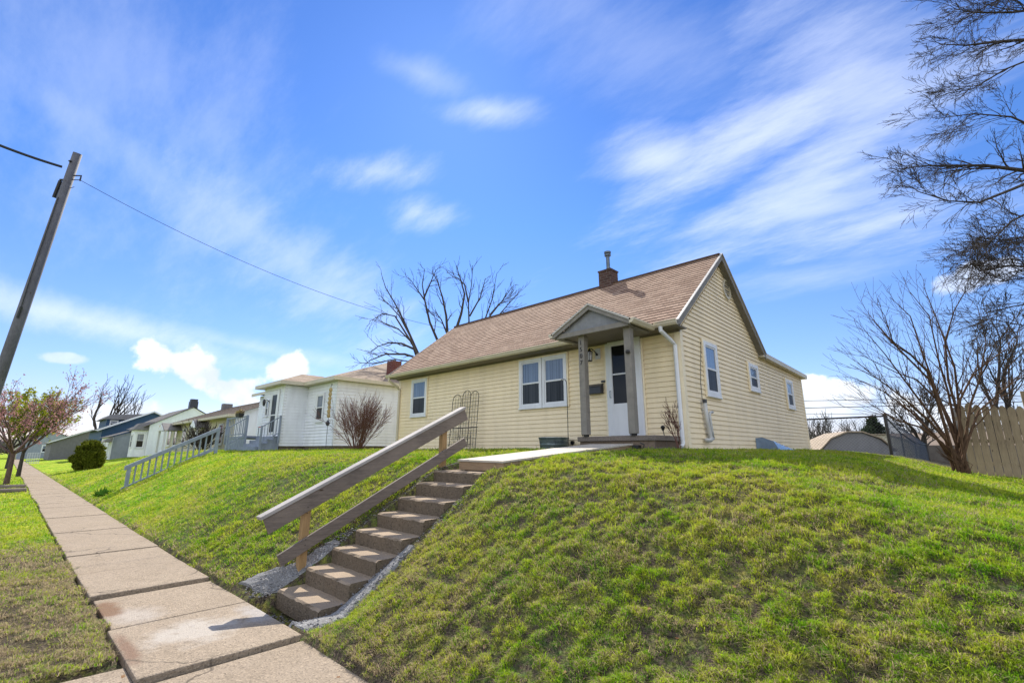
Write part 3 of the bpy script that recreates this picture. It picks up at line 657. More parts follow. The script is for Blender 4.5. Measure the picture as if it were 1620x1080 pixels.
# lantern
b=MB(); b.box((-5.84,yd-.02,3.62),(-5.71,yd,3.86)); b.obj('lantern_plate',M['white'],H)
la=MB(); cx,cy=-5.87,8.74
la.tube([(-5.79,yd-.03,3.72),(-5.79,yd-.10,3.78),(-5.83,yd-.18,3.84),(cx,cy,3.82)],.012,8); la.lathe([(0,3.86),(.02,3.85),(.03,3.81),(.075,3.775),(.085,3.765),(.06,3.76)],(cx,cy,0),6); la.lathe([(.055,3.575),(.065,3.565),(.04,3.55),(0,3.55)],(cx,cy,0),6)
for k in range(6):
    a=2*math.pi*k/6; la.tube([(cx+.055*math.cos(a),cy+.055*math.sin(a),3.57),(cx+.072*math.cos(a),cy+.072*math.sin(a),3.765)],.006,5)
la.lathe([(0,3.70),(.03,3.70),(.03,3.74),(0,3.75)],(-5.79,yd-.03,0),8)
la=la.obj('wall_lantern',M['black'],H)
MB().lathe([(.05,3.575),(.066,3.762)],(cx,cy,0),6).obj('lantern_glass',M['lampglass'],la)
b=MB(); b.hexa([(-6.06,yd-.13,2.83),(-5.67,yd-.13,2.83),(-5.67,yd,2.83),(-6.06,yd,2.83),(-6.06,yd-.13,2.98),(-5.67,yd-.13,2.98),(-5.67,yd,3.04),(-6.06,yd,3.04)]); b.hexa([(-6.07,yd-.145,2.975),(-5.66,yd-.145,2.975),(-5.66,yd,3.045),(-6.07,yd,3.045),(-6.07,yd-.145,2.99),(-5.66,yd-.145,2.99),(-5.66,yd,3.06),(-6.07,yd,3.06)]); b.obj('mailbox',M['darkgrey'],H,bevel=.005)
MB().box((-5.71,yd-.03,3.075),(-5.60,yd,3.12)).obj('doorbell',M['darkgrey'],H,bevel=.004)
# porch
b=MB(); b.box((-5.68,7.9,1.77),(-3.98,8.93,1.865)); b.obj('porch_slab',M['porch'],H,bevel=.012)
b=MB(); b.box((-5.64,7.94,1.45),(-4.02,8.93,1.768)); b.obj('porch_base',M['stone'],H)
for cxx in (-5.37+-.09,-4.31-.09):
    b=MB(); b.box((cxx-.07,7.95-.12,1.90),(cxx+.07,7.95+.02,3.92)); p=b.obj('post',M['taupe'],H,bevel=.006)
    b=MB(); b.box((cxx-.045,7.87,1.865),(cxx+.045,7.94,1.90)); b.tube([(cxx-.05,7.85,1.87),(cxx-.05,7.85,1.9)],.01,6); b.obj('post_base',M['rustiron'],p)
    if cxx<-5:
        def digit(ch,xc,yc,zc,h):
            cu=bpy.data.curves.new('digit','FONT'); cu.body=ch; cu.size=h*1.38; cu.extrude=.006; cu.align_x='CENTER'; cu.align_y='CENTER'
            to=bpy.data.objects.new('tmp',cu); COL.objects.link(to); dg=bpy.context.evaluated_depsgraph_get(); me=bpy.data.meshes.new_from_object(to.evaluated_get(dg)); bpy.data.objects.remove(to)
            me.transform(Matrix.Translation(Vector((xc,yc,zc))-wl(H))@Matrix.Rotation(R(90),4,'X')); me.materials.clear(); me.materials.append(M['black'])
            o=bpy.data.objects.new('house_number',me); link(o); o.parent=p
        for k,chh in enumerate('1507'): digit(chh,cxx-.005,7.825,3.76-k*.138,.095)
b=MB(); b.lathe([(0,-.03),(.035,-.03),(.045,0),(.03,.03),(0,.04)],(-4.38,7.80,3.42),10); b.tube([(-4.40,7.84,3.42),(-4.38,7.80,3.42)],.012,6); b.obj('door_knocker',M['rustiron'],H)
# portico roof: front at y=7.5
PX0,PX1,PXC,PYF,PZE,PZR=-6.03,-4.25,-5.13,7.68,4.02,4.47
def yroof(z): return 8.57+(z-4.085)/SL   # where main roof has height z
pr=MB(); sl=(PZR-PZE)/(PXC-PX0)
for s,(xe) in ((1,PX0-.04),(-1,PX1+.04)):
    L=math.hypot(PXC-xe,PZR-PZE+.0); n=6
    for k in range(n):
        t0,t1=k/n,(k+1)/n; xa=xe+(PXC-xe)*t0; xb=xe+(PXC-xe)*t1; za=PZE-.01+(PZR+.02-PZE)*t0; zb=PZE-.01+(PZR+.02-PZE)*t1
        ya_,yb_=yroof(za)+.02,yroof(zb)+.02
        pr.face([(xa,PYF-.03,za+.02),(xa,ya_,za+.02),(xb,yb_,zb+.008),(xb,PYF-.03,zb+.008)],[(0,k*.145),(1.5,k*.145),(1.5,k*.145+.14),(0,k*.145+.14)])
pr.obj('porch_roof',M['shingle'],H)
b=MB()
for xe in (PX0-.04,PX1+.04):
    b.prism([(xe,PYF-.028,PZE-.02),(PXC,PYF-.028,PZR+.015),(PXC,PYF-.028,PZR-.09),(xe,PYF-.028,PZE-.12)],(0,.026,0))
b.obj('porch_rake',M['taupe'],H)
b=MB()
for xe in (PX0-.06,PX1+.06):
    b.prism([(xe,PYF-.05,PZE-.0),(PXC,PYF-.05,PZR+.04),(PXC,PYF-.05,PZR+.0),(xe,PYF-.05,PZE-.045)],(0,.021,0))
b.obj('porch_drip_edge',M['fascia'],H)
MB().prism([(PX0+.03,PYF+.06,PZE-.06),(PXC,PYF+.06,PZR-.03),(PX1-.03,PYF+.06,PZE-.06)],(0,.03,0)).obj('porch_gable',M['gable_grey'],H)
b=MB(); b.box((PX0+.03,PYF+.02,3.90),(PX1-.03,PYF+.10,4.0)); b.box((PX0+.03,PYF+.10,3.90),(PX0+.13,8.55,4.0)); b.box((PX1-.13,PYF+.10,3.90),(PX1-.03,8.55,4.0)); b.obj('porch_beam',M['taupe'],H,bevel=.004)
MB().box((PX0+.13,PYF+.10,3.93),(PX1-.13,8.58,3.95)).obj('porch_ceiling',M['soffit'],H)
b=MB()
for sx,xx in ((1,PX1+.03),(-1,PX0-.03)):
    b=MB(); b.prism([(xx,PYF-.05,PZE-.09),(xx+sx*.06,PYF-.05,PZE-.09),(xx+sx*.10,PYF-.05,PZE-.03),(xx+sx*.10,PYF-.05,PZE+.0),(xx,PYF-.05,PZE+.0)],(0,8.56-PYF-.0 if sx>0 else 8.50-PYF,0)); b.obj('gutter',M['gutter'],H)
# ------------------------------------------------------------------ yard things by the facade
def trellis(x0,x1,h,y,group,label,z0=1.62):
    T=thing('garden_trellis',label,'trellis',((x0+x1)/2,y,z0),group)
    w_=x1-x0; rr=w_/2; b=MB(); zt=z0+h-rr; ly=.22
    def yy(z): return y+(z-z0)/h*.12
    pts=[(x0,yy(z0),z0-.05),(x0,yy(zt),zt)]+[((x0+x1)/2-rr*math.cos(math.pi*k/10),yy(zt+rr*math.sin(math.pi*k/10)),zt+rr*math.sin(math.pi*k/10)) for k in range(1,10)]+[(x1,yy(zt),zt),(x1,yy(z0),z0-.05)]
    b.tube(pts,.009,6); b.obj('frame',M['rustiron'],T)
    b=MB()
    for k in (1,2): xx=x0+w_*k/3; b.tube([(xx,yy(z0),z0),(xx,yy(zt+rr*.8),zt+rr*.8)],.0045,5)
    z=z0+.15
    while z<zt+.02: b.tube([(x0,yy(z),z),(x1,yy(z),z)],.0045,5); z+=.145
    b.obj('wire_grid',M['rustiron'],T)
G='dark metal arched trellises leaning on the front wall'
trellis(-10.73,-10.36,1.56,8.68,G,'left and lowest of the three arched wire trellises on the front wall')
trellis(-10.31,-9.97,1.65,8.70,G,'middle and tallest of the three arched wire trellises on the front wall')
trellis(-9.93,-9.59,1.60,8.66,G,'right of the three arched wire trellises, nearest the double window')
T=thing('wire_plant_stand','low dark wire plant stand in front of the three arched trellises','plant stand',(-10.0,8.4,1.6))
b=MB()
for xx in (-10.55,-10.2,-9.85,-9.5): b.tube([(xx,8.42,1.58),(xx,8.42,2.2)],.006,5)
for z in (1.75,1.95,2.2): b.tube([(-10.55,8.42,z),(-9.5,8.42,z)],.006,5)
b.tube([(-9.5,8.42,2.2),(-9.45,8.6,2.2),(-10.55,8.6,2.2),(-10.55,8.42,2.2)],.012,5)
for k in range(26): 
    x_=random.uniform(-10.5,-9.5); z_=random.uniform(1.65,2.1); b.tube([(x_,8.45,z_),(x_+random.uniform(-.15,.15),8.45,z_+random.uniform(-.1,.15)),(x_+random.uniform(-.2,.2),8.47,z_+random.uniform(0,.2))],.003,4)
b.obj('frame',M['rustiron'],T)
b=MB(); pr_=[(.30,0),(.31,.05),(.315,.1),(.325,.11),(.32,.14),(.33,.2),(.34,.26),(.352,.27),(.352,.285),(.34,.28),(.33,.2),(.3,.02)]
b.lathe(pr_,(-6.76,8.5,1.60),28); b.face([( -6.76+.3*math.cos(2*math.pi*k/20),8.5+.3*math.sin(2*math.pi*k/20),1.72) for k in range(20)])
tag(b.obj('metal_tub',M['galv'],origin=(-6.76,8.5,1.6),smooth=True),'round galvanised metal tub on the grass under the double window','tub')
b=MB(); hx=-5.98
b.tube([(hx,8.0,1.6),(hx,8.0,2.95),(hx-.01,8.0,3.03),(hx-.05,8.0,3.08),(hx-.12,8.0,3.095),(hx-.15,8.0,3.08)],.008,6)
tag(b.obj('shepherd_hook',M['black'],origin=(hx,8.0,1.6)),'thin black shepherd hook pole standing left of the porch','garden hook')
T=thing('garden_stake','small dark metal flower ornament in the lawn right of the porch','garden ornament',(-4.09,8.5,1.6))
b=MB(); b.tube([(-4.09,8.5,1.58),(-4.09,8.5,1.8),(-4.12,8.5,1.98)],.008,6); b.tube([(-4.09,8.5,1.75),(-4.03,8.5,1.82),(-4.0,8.5,1.87)],.009,5); b.tube([(-4.09,8.5,1.63),(-4.15,8.5,1.72),(-4.17,8.5,1.71)],.012,5); b.obj('stem',M['black'],T)
b=MB(); b.lathe([(.008,-.05),(.03,-.01),(.045,.03),(.02,.06),(0,.06)],(-4.12,8.5,2.0),8); b.obj('bloom',M['black'],T)
b=MB(); b.box((-4.36,7.74,1.60),(-4.24,7.84,1.69)); b.tube([(-4.38,7.74,1.61),(-4.14,7.72,1.60),(-4.12,7.73,1.70),(-4.2,7.74,1.73)],.012,6)
tag(b.obj('solar_lamp_box',M['black'],origin=(-4.2,7.75,1.64)),'small black box lying at the corner of ramp and porch','box')
# window well cover
b=MB(); n=10; prev=None
for k in range(n+1):
    t=k/n; y=12.97+1.75*t; 
    hh=.30*(1-t*.97); pts=[(X1+.02,y,1.60+hh),(X1+.18,y,1.60+hh*1.05+.015*math.sin(k*2.1)),(X1+.42,y,1.60+hh*.75+.02*math.sin(k*3)),(X1+.55,y,1.58)]
    if prev:
        for q in range(3): b.face([prev[q],prev[q+1],pts[q+1],pts[q]])
    else: b.face([(X1+.02,y,1.56)]+pts)
    prev=pts
tag(b.obj('window_well_cover',M['tarp'],origin=(X1+.2,13.5,1.58),smooth=False),'crumpled blue plastic window well cover on the grass at the side wall','window well cover')

# ------------------------------------------------------------------ bare trees
def grow(out,p,d,L,r,lev,maxlev,nseg=5,wander=.18,up=.05,spread=.7,ratio=.62,kids=(2,4),rmin=.004,rr=.62,straight=1.0,side0=.3):
    pts=[Vector(p)]; rad=[r]; d=Vector(d).normalized(); 
    for k in range(nseg):
        d=(d+Vector((random.gauss(0,wander),random.gauss(0,wander),random.gauss(0,wander)+up))).normalized()
        pts.append(pts[-1]+d*L/nseg); rad.append(max(rmin,r*(1-.55*(k+1)/nseg)))
    out.append((pts,rad,lev))
    if lev<maxlev:
        n=random.randint(*kids)
        for k in range(n):
            t=side0+(1-side0)*(k+random.random()*.8)/n; i=min(nseg-1,int(t*nseg)); q=pts[i].lerp(pts[i+1],t*nseg-i)
            dd=(pts[i+1]-pts[i]).normalized(); ax=dd.orthogonal().normalized(); ax.rotate(Matrix.Rotation(random.random()*6.283,3,dd)); 
            nd=(dd*math.cos(spread*random.uniform(.6,1.2))+ax*math.sin(spread*random.uniform(.6,1.2)))
            grow(out,q,nd,L*ratio*random.uniform(.7,1.15),max(rmin,rad[i]*rr),lev+1,maxlev,max(3,nseg-1),wander,up,spread,ratio,kids,rmin,rr,straight,side0)
        # continuation
        grow(out,pts[-1],d,L*ratio,max(rmin,rad[-1]),lev+1,maxlev,max(3,nseg-1),wander,up,spread,ratio,kids,rmin,rr,straight,side0)
def tubes(segs,sides=(7,6,5,4,3,3,3)):
    b=MB()
    for pts,rad,lev in segs: b.tube(pts,rad,sides[min(lev,len(sides)-1)],cap=False)
    return b
def put_tree(T,segs,mat,nt=1):
    tubes([s for s in segs if s[2]<nt]).obj('trunk',mat,T,smooth=True); tubes([s for s in segs if s[2]>=nt]).obj('branches',mat,T,smooth=True)
def limb(pix,along,r0,r1,jit=.0,lev=0):
    pts=[at(x,y,along+jit*k/len(pix)) for k,(x,y) in enumerate(pix)]; n=len(pts)
    return (pts,[r0+(r1-r0)*k/(n-1) for k in range(n)],lev)
def twigs(out,seg,n,L,spread,lev,maxlev,rr=.5,up=.04,wander=.14,t0=.15,rmin=.005,kids=(1,3),ratio=.6,plane=None):
    pts,rad,_=seg; m=len(pts)-1
    for k in range(n):
        t=t0+(1-t0)*(k+random.random())/n; i=min(m-1,int(t*m)); q=pts[i].lerp(pts[i+1],t*m-i); dd=(pts[i+1]-pts[i]).normalized()
        ax=dd.orthogonal().normalized(); ax.rotate(Matrix.Rotation(random.random()*6.283,3,dd)); nd=dd*math.cos(spread)+ax*math.sin(spread)
        grow(out,q,nd,L*random.uniform(.5,1.1)*(1.1-.5*t),max(rmin,rad[i]*rr),lev,maxlev,4,wander,up,.6,ratio,kids,rmin,.6)
# tree behind the houses (photo centre-left)
A=26
T=thing('bare_tree','tall bare tree with several upright limbs rising behind the left end of the brown roof','tree',at(700,760,A))
seg=[]; base=at(700,700,A)
lims=[[(690,640),(672,585),(662,560),(640,510),(625,480),(610,455),(603,432)],[(662,560),(648,530),(632,500),(612,478),(598,472)],[(692,640),(695,545),(680,510),(672,475),(668,450),(672,425)],[(672,475),(660,458),(648,440)],[(672,468),(682,445),(690,426)],
 [(700,640),(708,530),(706,500),(700,470),(692,445),(685,430)],[(708,530),(698,505),(688,492)],[(704,640),(722,520),(730,495),(735,465),(728,440),(722,420)],[(706,640),(742,508),(741,480),(746,450),(748,420)],[(741,478),(735,450),(725,440),(716,438)],[(743,500),(760,470),(768,440)],[(708,640),(768,503),(778,475),(786,432)],[(710,640),(775,500),(795,475),(812,452)],[(712,640),(788,500),(805,480),(826,458)],[(775,498),(790,480),(803,470)],
 [(690,650),(660,565),(655,552),(635,543),(615,542),(598,548),(580,560)],[(690,655),(660,566),(640,560),(610,560),(585,570),(572,580)],[(690,660),(650,572),(625,568),(590,575),(560,573)],[(672,585),(650,540),(630,520),(606,510),(592,505)],[(650,540),(625,500),(606,496),(585,508)]]
for i,l in enumerate(lims):
    s=limb(l,A+random.uniform(-1,1),.10 if len(l)>5 else .055,.012,random.uniform(-1,1),1); seg.append(s); twigs(seg,s,8,1.1,.6,3,4,.45,.05,t0=.3,rmin=.009)
seg.append(([at(700,790,A),at(700,700,A),at(698,640,A)],[.3,.26,.2],0))
put_tree(T,seg,M['bark'])
# right overhanging tree: trunk outside the frame, limbs reaching in
T=thing('bare_tree','big bare tree reaching in from the right with drooping twiggy branches against the sky','tree',at(2050,860,9)); seg=[]
A=9.0
tr=[at(2050,800,A),at(2040,500,A),at(2000,150,A),at(1960,-300,A)]; seg.append((tr,[.28,.24,.2,.12],0))
rl=[([(2030,420),(1900,330),(1760,290),(1680,275),(1620,270),(1560,262),(1510,262),(1465,262),(1425,268)],.085),([(1660,275),(1600,300),(1550,320),(1500,318),(1450,302)],.035),
 ([(2000,200),(1850,110),(1740,70),(1640,62),(1580,66),(1530,72),(1485,70)],.07),([(1700,66),(1640,90),(1590,110),(1540,140),(1505,148)],.03),([(1990,60),(1850,-20),(1700,-40),(1620,-20),(1560,10),(1510,40)],.05),
 ([(1990,100),(1800,20),(1680,10),(1600,20),(1540,20),(1510,14)],.05),
 ([(1760,290),(1680,220),(1600,185),(1540,180),(1480,188)],.03),([(1700,280),(1640,330),(1600,350),(1570,380),(1540,395)],.03),([(1780,300),(1680,350),(1640,370),(1600,380),(1570,378)],.03),
 ([(2040,540),(1850,460),(1740,430),(1660,425),(1600,420),(1550,428),(1535,415)],.045),([(1740,430),(1670,400),(1620,385),(1580,378)],.02),([(1740,430),(1680,440),(1620,440),(1580,445)],.02),
 ([(2045,620),(1850,520),(1740,480),(1660,475),(1600,485),(1560,495)],.03),([(1740,480),(1670,510),(1620,515),(1570,505)],.02)]
for l,r in rl:
    s=limb(l,A+random.uniform(-.3,.3),r,.007,random.uniform(-.8,.8),1); seg.append(s); nn=len(l)
    twigs(seg,s,max(11,int(nn*3)),.85,.5,2,5,.45,-.01,.13,t0=.4,rmin=.0035,kids=(2,3),ratio=.62)
put_tree(T,seg,M['bark'])
# multi-stem bare tree in front of the fence
T=thing('bare_tree','brown multi stemmed bare tree leaning left in front of the wooden fence','tree',at(1530,748,11.3)); seg=[]
A=11.2; b0=(1530,752)
ml=[[(1530,752),(1500,700),(1470,665),(1430,630),(1390,600),(1345,576)],[(1530,752),(1495,690),(1460,640),(1430,600),(1400,560),(1370,525)],[(1532,752),(1505,680),(1482,620),(1460,560),(1440,500),(1408,470)],[(1532,752),(1512,680),(1500,620),(1485,570),(1470,500),(1440,462)],[(1534,752),(1520,690),(1515,640),(1540,590),(1580,560),(1618,540)],[(1534,752),(1522,680),(1500,600),(1495,540),(1510,490),(1528,460)],[(1534,752),(1528,690),(1535,640),(1550,600),(1560,540),(1545,480)],[(1536,752),(1530,700),(1548,650),(1590,615),(1625,590)],[(1530,752),(1490,700),(1455,675),(1420,665),(1395,650),(1378,640)],[(1525,752),(1480,690),(1440,650),(1400,620),(1370,605)],[(1530,752),(1500,660),(1470,600),(1420,550),(1385,510),(1375,498)],[(1532,752),(1518,650),(1510,580),(1480,500),(1462,455)],[(1500,640),(1470,590),(1440,560),(1412,540),(1400,500)],[(1532,752),(1515,690),(1490,640),(1450,600),(1420,590),(1360,560)]]
for l in ml:
    s=limb(l,A+random.uniform(-.25,.25),.036,.006,random.uniform(-1.2,1.2),1); s[0][0]=at(1524+random.uniform(-14,8),753,A+random.uniform(-.15,.15)); seg.append(s); twigs(seg,s,8,.95,.42,2,4,.5,.05,.09,t0=.3,rmin=.0035,kids=(1,2),ratio=.66)
for k in range(40):
    x=1530+random.uniform(-40,12); seg.append(limb([(1530+random.uniform(-12,8),752),((1530+x)/2+random.uniform(-8,8),735),(x-15,718+random.uniform(-14,10))],A+random.uniform(-.3,.3),.008,.004,0,2))
pb=at(1530,754,A); seg.append(([Vector((pb.x,pb.y,tz(pb.x,pb.y)-.25)),Vector((pb.x,pb.y,tz(pb.x,pb.y)+.02)),at(1527,735,A),at(1518,700,A)],[.13,.10,.055,.035],0))
put_tree(T,seg,M['bark_brown'])
# bare trees behind the fence
for (bx,topy,A,r,lab,sc) in ((1590,500,22,.16,'dark bare tree behind the wooden fence at the right edge',3.3),(1460,560,30,.12,'slim bare tree far behind the leaning brown tree',2.5)):
    T=thing('bare_tree',lab,'tree',at(bx,740,A),'bare trees behind the wooden fence'); seg=[]
    for q in range(3):
        grow(seg,at(bx+q*6,735,A),(random.uniform(-.35,.35),random.uniform(-.2,.2),1),sc*1.05,r,0,4,6,.14,.1,.6,.6,(2,4),.012,.6)
    put_tree(T,seg,M['bark'])
# ------------------------------------------------------------------ shrubs
def stem_shrub(name,label,base,h,w,n,mat,r=.012,lv=3,flat=.8,twl=.35,rm=.0035):
    T=thing(name,label,'shrub',base); seg=[]
    for k in range(n):
        a=random.random()*6.283; q=random.random()**.6
        d=Vector((math.cos(a)*q*w,math.sin(a)*q*w*flat,1)).normalized(); L=h*random.uniform(.75,1.1)/max(.55,d.z)**.3
        p=Vector(base)+Vector((math.cos(a)*.16*q,math.sin(a)*.16*q,-.03))
        grow(seg,p,d,L*.55,r*random.uniform(.6,1.2),1,lv,5,.07,.02,.4,twl+.25,(2,3),rm,.6)
    tubes(seg).obj('stems',mat,T); return T
stem_shrub('bare_bush','large reddish brown leafless bush between the white house and the yellow house',(-14.9,8.1,1.62),1.62,.86,46,M['bark_red'],.012,4,.7)
stem_shrub('bare_sapling','small leafless sapling at the front right corner of the yellow house',(-3.66,8.3,1.6),.95,.34,4,M['bark_red'],.012,4,.8,.3)
# ------------------------------------------------------------------ right fences
F0=at(1522,752,12.1); fy=16.6
T=thing('wooden_fence','weathered wooden picket fence with pointed boards at the right edge','fence',(0.0,fy,.95))
x=-.02; k=0; pk=MB()
pickets=[]
while x<4.5:
    z0=tz(x,fy)-.03; h=1.76+random.uniform(-.03,.03); wd=.135
    b=MB(); b.prism([(x,fy,z0),(x+wd,fy,z0),(x+wd,fy,z0+h-.07),(x+wd*.66,fy,z0+h),(x+wd*.34,fy,z0+h),(x,fy,z0+h-.07)],(0,.02,0)); b.obj('picket',M['fence_wood'],T); x+=wd+random.uniform(.006,.02); k+=1
b=MB(); 
for zz in (1.25,1.8,2.35): b.hexa([(-.1,fy+.022,zz),(4.5,fy+.022,zz-.2),(4.5,fy+.06,zz-.2),(-.1,fy+.06,zz),(-.1,fy+.022,zz+.09),(4.5,fy+.022,zz-.11),(4.5,fy+.06,zz-.11),(-.1,fy+.06,zz+.09)])
b.obj('fence_rail',M['fence_wood'],T)
for xx,hh in ((-.12,1.62),(1.15,2.1),(3.4,2.0)):
    z0=tz(xx,fy); MB().box((xx,fy+.03,z0-.1),(xx+.10,fy+.13,z0+hh)).obj('fence_post',M['fence_wood' if xx>0 else 'wood_cap'],T)
# chain link
T=thing('chain_link_fence','black framed chain link fence running behind the yellow house and down the back yard','fence',(-1.96,21.6,1.3))
cp=(-1.96,21.6)
def link_panel(A0,A1,z0a,z0b,h0,h1):
    b=MB(); L=math.dist(A0,A1); n=int(L/.11); 
    def P(s,t):
        u=max(0,min(1,s/L)); return (A0[0]+(A1[0]-A0[0])*u,A0[1]+(A1[1]-A0[1])*u,(z0a+(z0b-z0a)*u)+t*(h0+(h1-h0)*u))
    H_=max(h0,h1)
    k=-int(H_/.11)-1
    while k*.11<L:
        s0=k*.11; 
        for (sa,ta,sb,tb) in ((s0,0,s0+H_,1),(s0+H_,0,s0,1)):
            # clip to [0,L]
            def cl(sa,ta,sb,tb):
                pts=[]
                for (s,t,s2,t2) in ((sa,ta,sb,tb),(sb,tb,sa,ta)):
                    if s<0: t=t+(t2-t)*(0-s)/(s2-s); s=0
                    if s>L: t=t+(t2-t)*(L-s)/(s2-s); s=L
                    pts.append((s,t))
                return pts
            if (sa<0 and sb<0) or (sa>L and sb>L): continue
            (a,ta_),(c,tc_)=cl(sa,ta,sb,tb)
            if abs(a-c)>.01: b.tube([P(a,ta_),P(c,tc_)],.0032,3,cap=False)
        k+=1
    return b
gz=1.30
link_panel((-9.5,21.6),cp,gz,gz,1.45,1.5).obj('mesh',M['darkgrey'],T)
link_panel(cp,(-1.8,40.0),gz,.45,1.5,1.5).obj('mesh',M['darkgrey'],T)
b=MB(); b.tube([(-9.5,21.6,gz+1.46),(cp[0],cp[1],gz+1.5)],.03,8); b.tube([(cp[0],cp[1],gz+1.5),(-1.95,26,gz+1.02),(-1.9,32,gz+.68),(-1.8,40,.45+1.5)],.03,8); b.obj('rail',M['black'],T)
for xx,yy_,zz,hh,rr_ in ((cp[0],cp[1],gz-.5,2.06,.055),(-5.8,21.6,gz-.3,1.75,.03),(-9.5,21.6,gz-.3,1.75,.03),(-1.95,26.2,.5,1.8,.03),(-1.9,32,.3,1.7,.03),(-1.8,40,.1,1.9,.04)):
    b=MB(); b.tube([(xx,yy_,zz),(xx,yy_,zz+hh)],rr_,8); b.lathe([(rr_*1.2,0),(rr_*.6,.04),(0,.05)],(xx,yy_,zz+hh),8); b.obj('post',M['black'],T)
# back yard sheds
def gambrel(name,label,cx,cy,w,d,z0,h,mat,rmat,group=None):
    T=thing(name,label,'shed',(cx,cy,z0),group)
    prof=[(-w/2,0),(-w/2,h*.55),(-w*.33,h*.84),(-w*.1,h*1.0),(w*.1,h*1.0),(w*.33,h*.84),(w/2,h*.55),(w/2,0)]
    MB().prism([(cx+p,cy-d/2,z0+q-.02) for p,q in prof],(0,d,0)).obj('wall',mat,T)
    b=MB(); pp=prof[1:-1]
    for (a,q),(c,e) in zip(pp,pp[1:]): b.hexa([(cx+a*1.04,cy-d/2-.12,z0+q),(cx+c*1.04,cy-d/2-.12,z0+e),(cx+c*1.04,cy+d/2+.12,z0+e),(cx+a*1.04,cy+d/2+.12,z0+q),(cx+a*1.04,cy-d/2-.12,z0+q+.07),(cx+c*1.04,cy-d/2-.12,z0+e+.07),(cx+c*1.04,cy+d/2+.12,z0+e+.07),(cx+a*1.04,cy+d/2+.12,z0+q+.07)])
    b.obj('roof',rmat,T)
    b=MB(); b.box((cx-.6,cy-d/2-.03,z0),(cx+.6,cy-d/2-.001,z0+h*.55)); b.obj('door',mat,T)
    b=MB()
    for xx in (-w/2,w/2-.1): b.box((cx+xx,cy-d/2-.035,z0),(cx+xx+.1,cy-d/2-.001,z0+h*.54))
    b.obj('corner_board',M['white'],T)
    return T
c=at(1340,735,26); gambrel('garden_shed','grey barn shaped shed with tan roof behind the chain link fence',c.x-.1,c.y+.6,3.2,4.0,.4,2.1,M['shed'],M['shedroof']).rotation_euler[2]=R(24)
c=at(1412,735,34); gambrel('garden_shed','smaller tan roofed shed partly hidden behind the grey barn shaped shed',c.x-.6,c.y+3,4.5,5,.4,2.3,M['beige_siding'],M['shedroof'])
# far dark board fence and brown roof
T=thing('board_fence','dark low board fence far back between chain link and leaning tree','fence',at(1490,735,34))
a0=at(1452,733,34);a1=at(1625,733,34)
b=MB(); b.hexa([(a0.x,a0.y,-.2),(a1.x,a1.y,-.2),(a1.x,a1.y+.05,-.2),(a0.x,a0.y+.05,-.2),(a0.x,a0.y,1.95),(a1.x,a1.y,1.95),(a1.x,a1.y+.05,1.95),(a0.x,a0.y+.05,1.95)]); b.obj('panel',M['fence_dark'],T)
c=at(1480,735,48); T=thing('low_garage','low brown roofed garage beyond the dark board fence','garage',(c.x,c.y,.2))
MB().box((c.x-3,c.y,-.1),(c.x+9,c.y+6,2.1)).obj('wall',M['beige_siding'],T); MB().prism([(c.x-3.4,c.y-.4,2.05),(c.x-3.4,c.y+3,3.4),(c.x-3.4,c.y+6.4,2.05)],(12.8,0,0)).obj('roof',M['brownroof'],T)
# evergreen
def leaf_cloud(centers,n,size,seed=3,elong=1.0,updir=0):
    g=np.random.default_rng(seed); C=np.array([c[:3] for c in centers],float); Rr=np.array([c[3] for c in centers],float); w_=Rr**2; w_/=w_.sum()
    idx=g.choice(len(C),n,p=w_); d=g.normal(size=(n,3)); d/=np.linalg.norm(d,axis=1)[:,None]; rad=g.random(n)**.45
    p=C[idx]+d*(Rr[idx]*rad)[:,None]
    u=g.normal(size=(n,3)); u[:,2]+=updir; u/=np.linalg.norm(u,axis=1)[:,None]; t=np.cross(u,g.normal(size=(n,3))); t/=np.linalg.norm(t,axis=1)[:,None]
    s=size*g.uniform(.6,1.4,n)[:,None]
    v=np.stack([p-t*s*.5,p+t*s*.5,p+u*s*elong*1.3],1).reshape(-1,3); f=np.arange(n*3).reshape(-1,3); return v,f
def np_part(name,v,f,mat,parent):
    o=np_mesh(name,v-np.array(wl(parent)),f,mat,False); o.parent=parent; return o
c=at(1393,735,42); T=thing('evergreen_tree','dark evergreen tree rising behind the sheds','tree',(c.x,c.y,.2))
top=at(1393,655,42).z
MB().tube([(c.x,c.y,0),(c.x,c.y,top-.8)],[.16,.04],7).obj('trunk',M['bark'],T)
cs_=[(c.x+random.gauss(0,.85*(1-k/26)),c.y+random.gauss(0,.6),1.2+(top-1.5)*k/26*1.0,.62*(1.15-k/40)) for k in range(26)]
v,f=leaf_cloud(cs_,7000,.13,5,1.4,.3); np_part('crown',v,f,M['dark_leaf'],T)
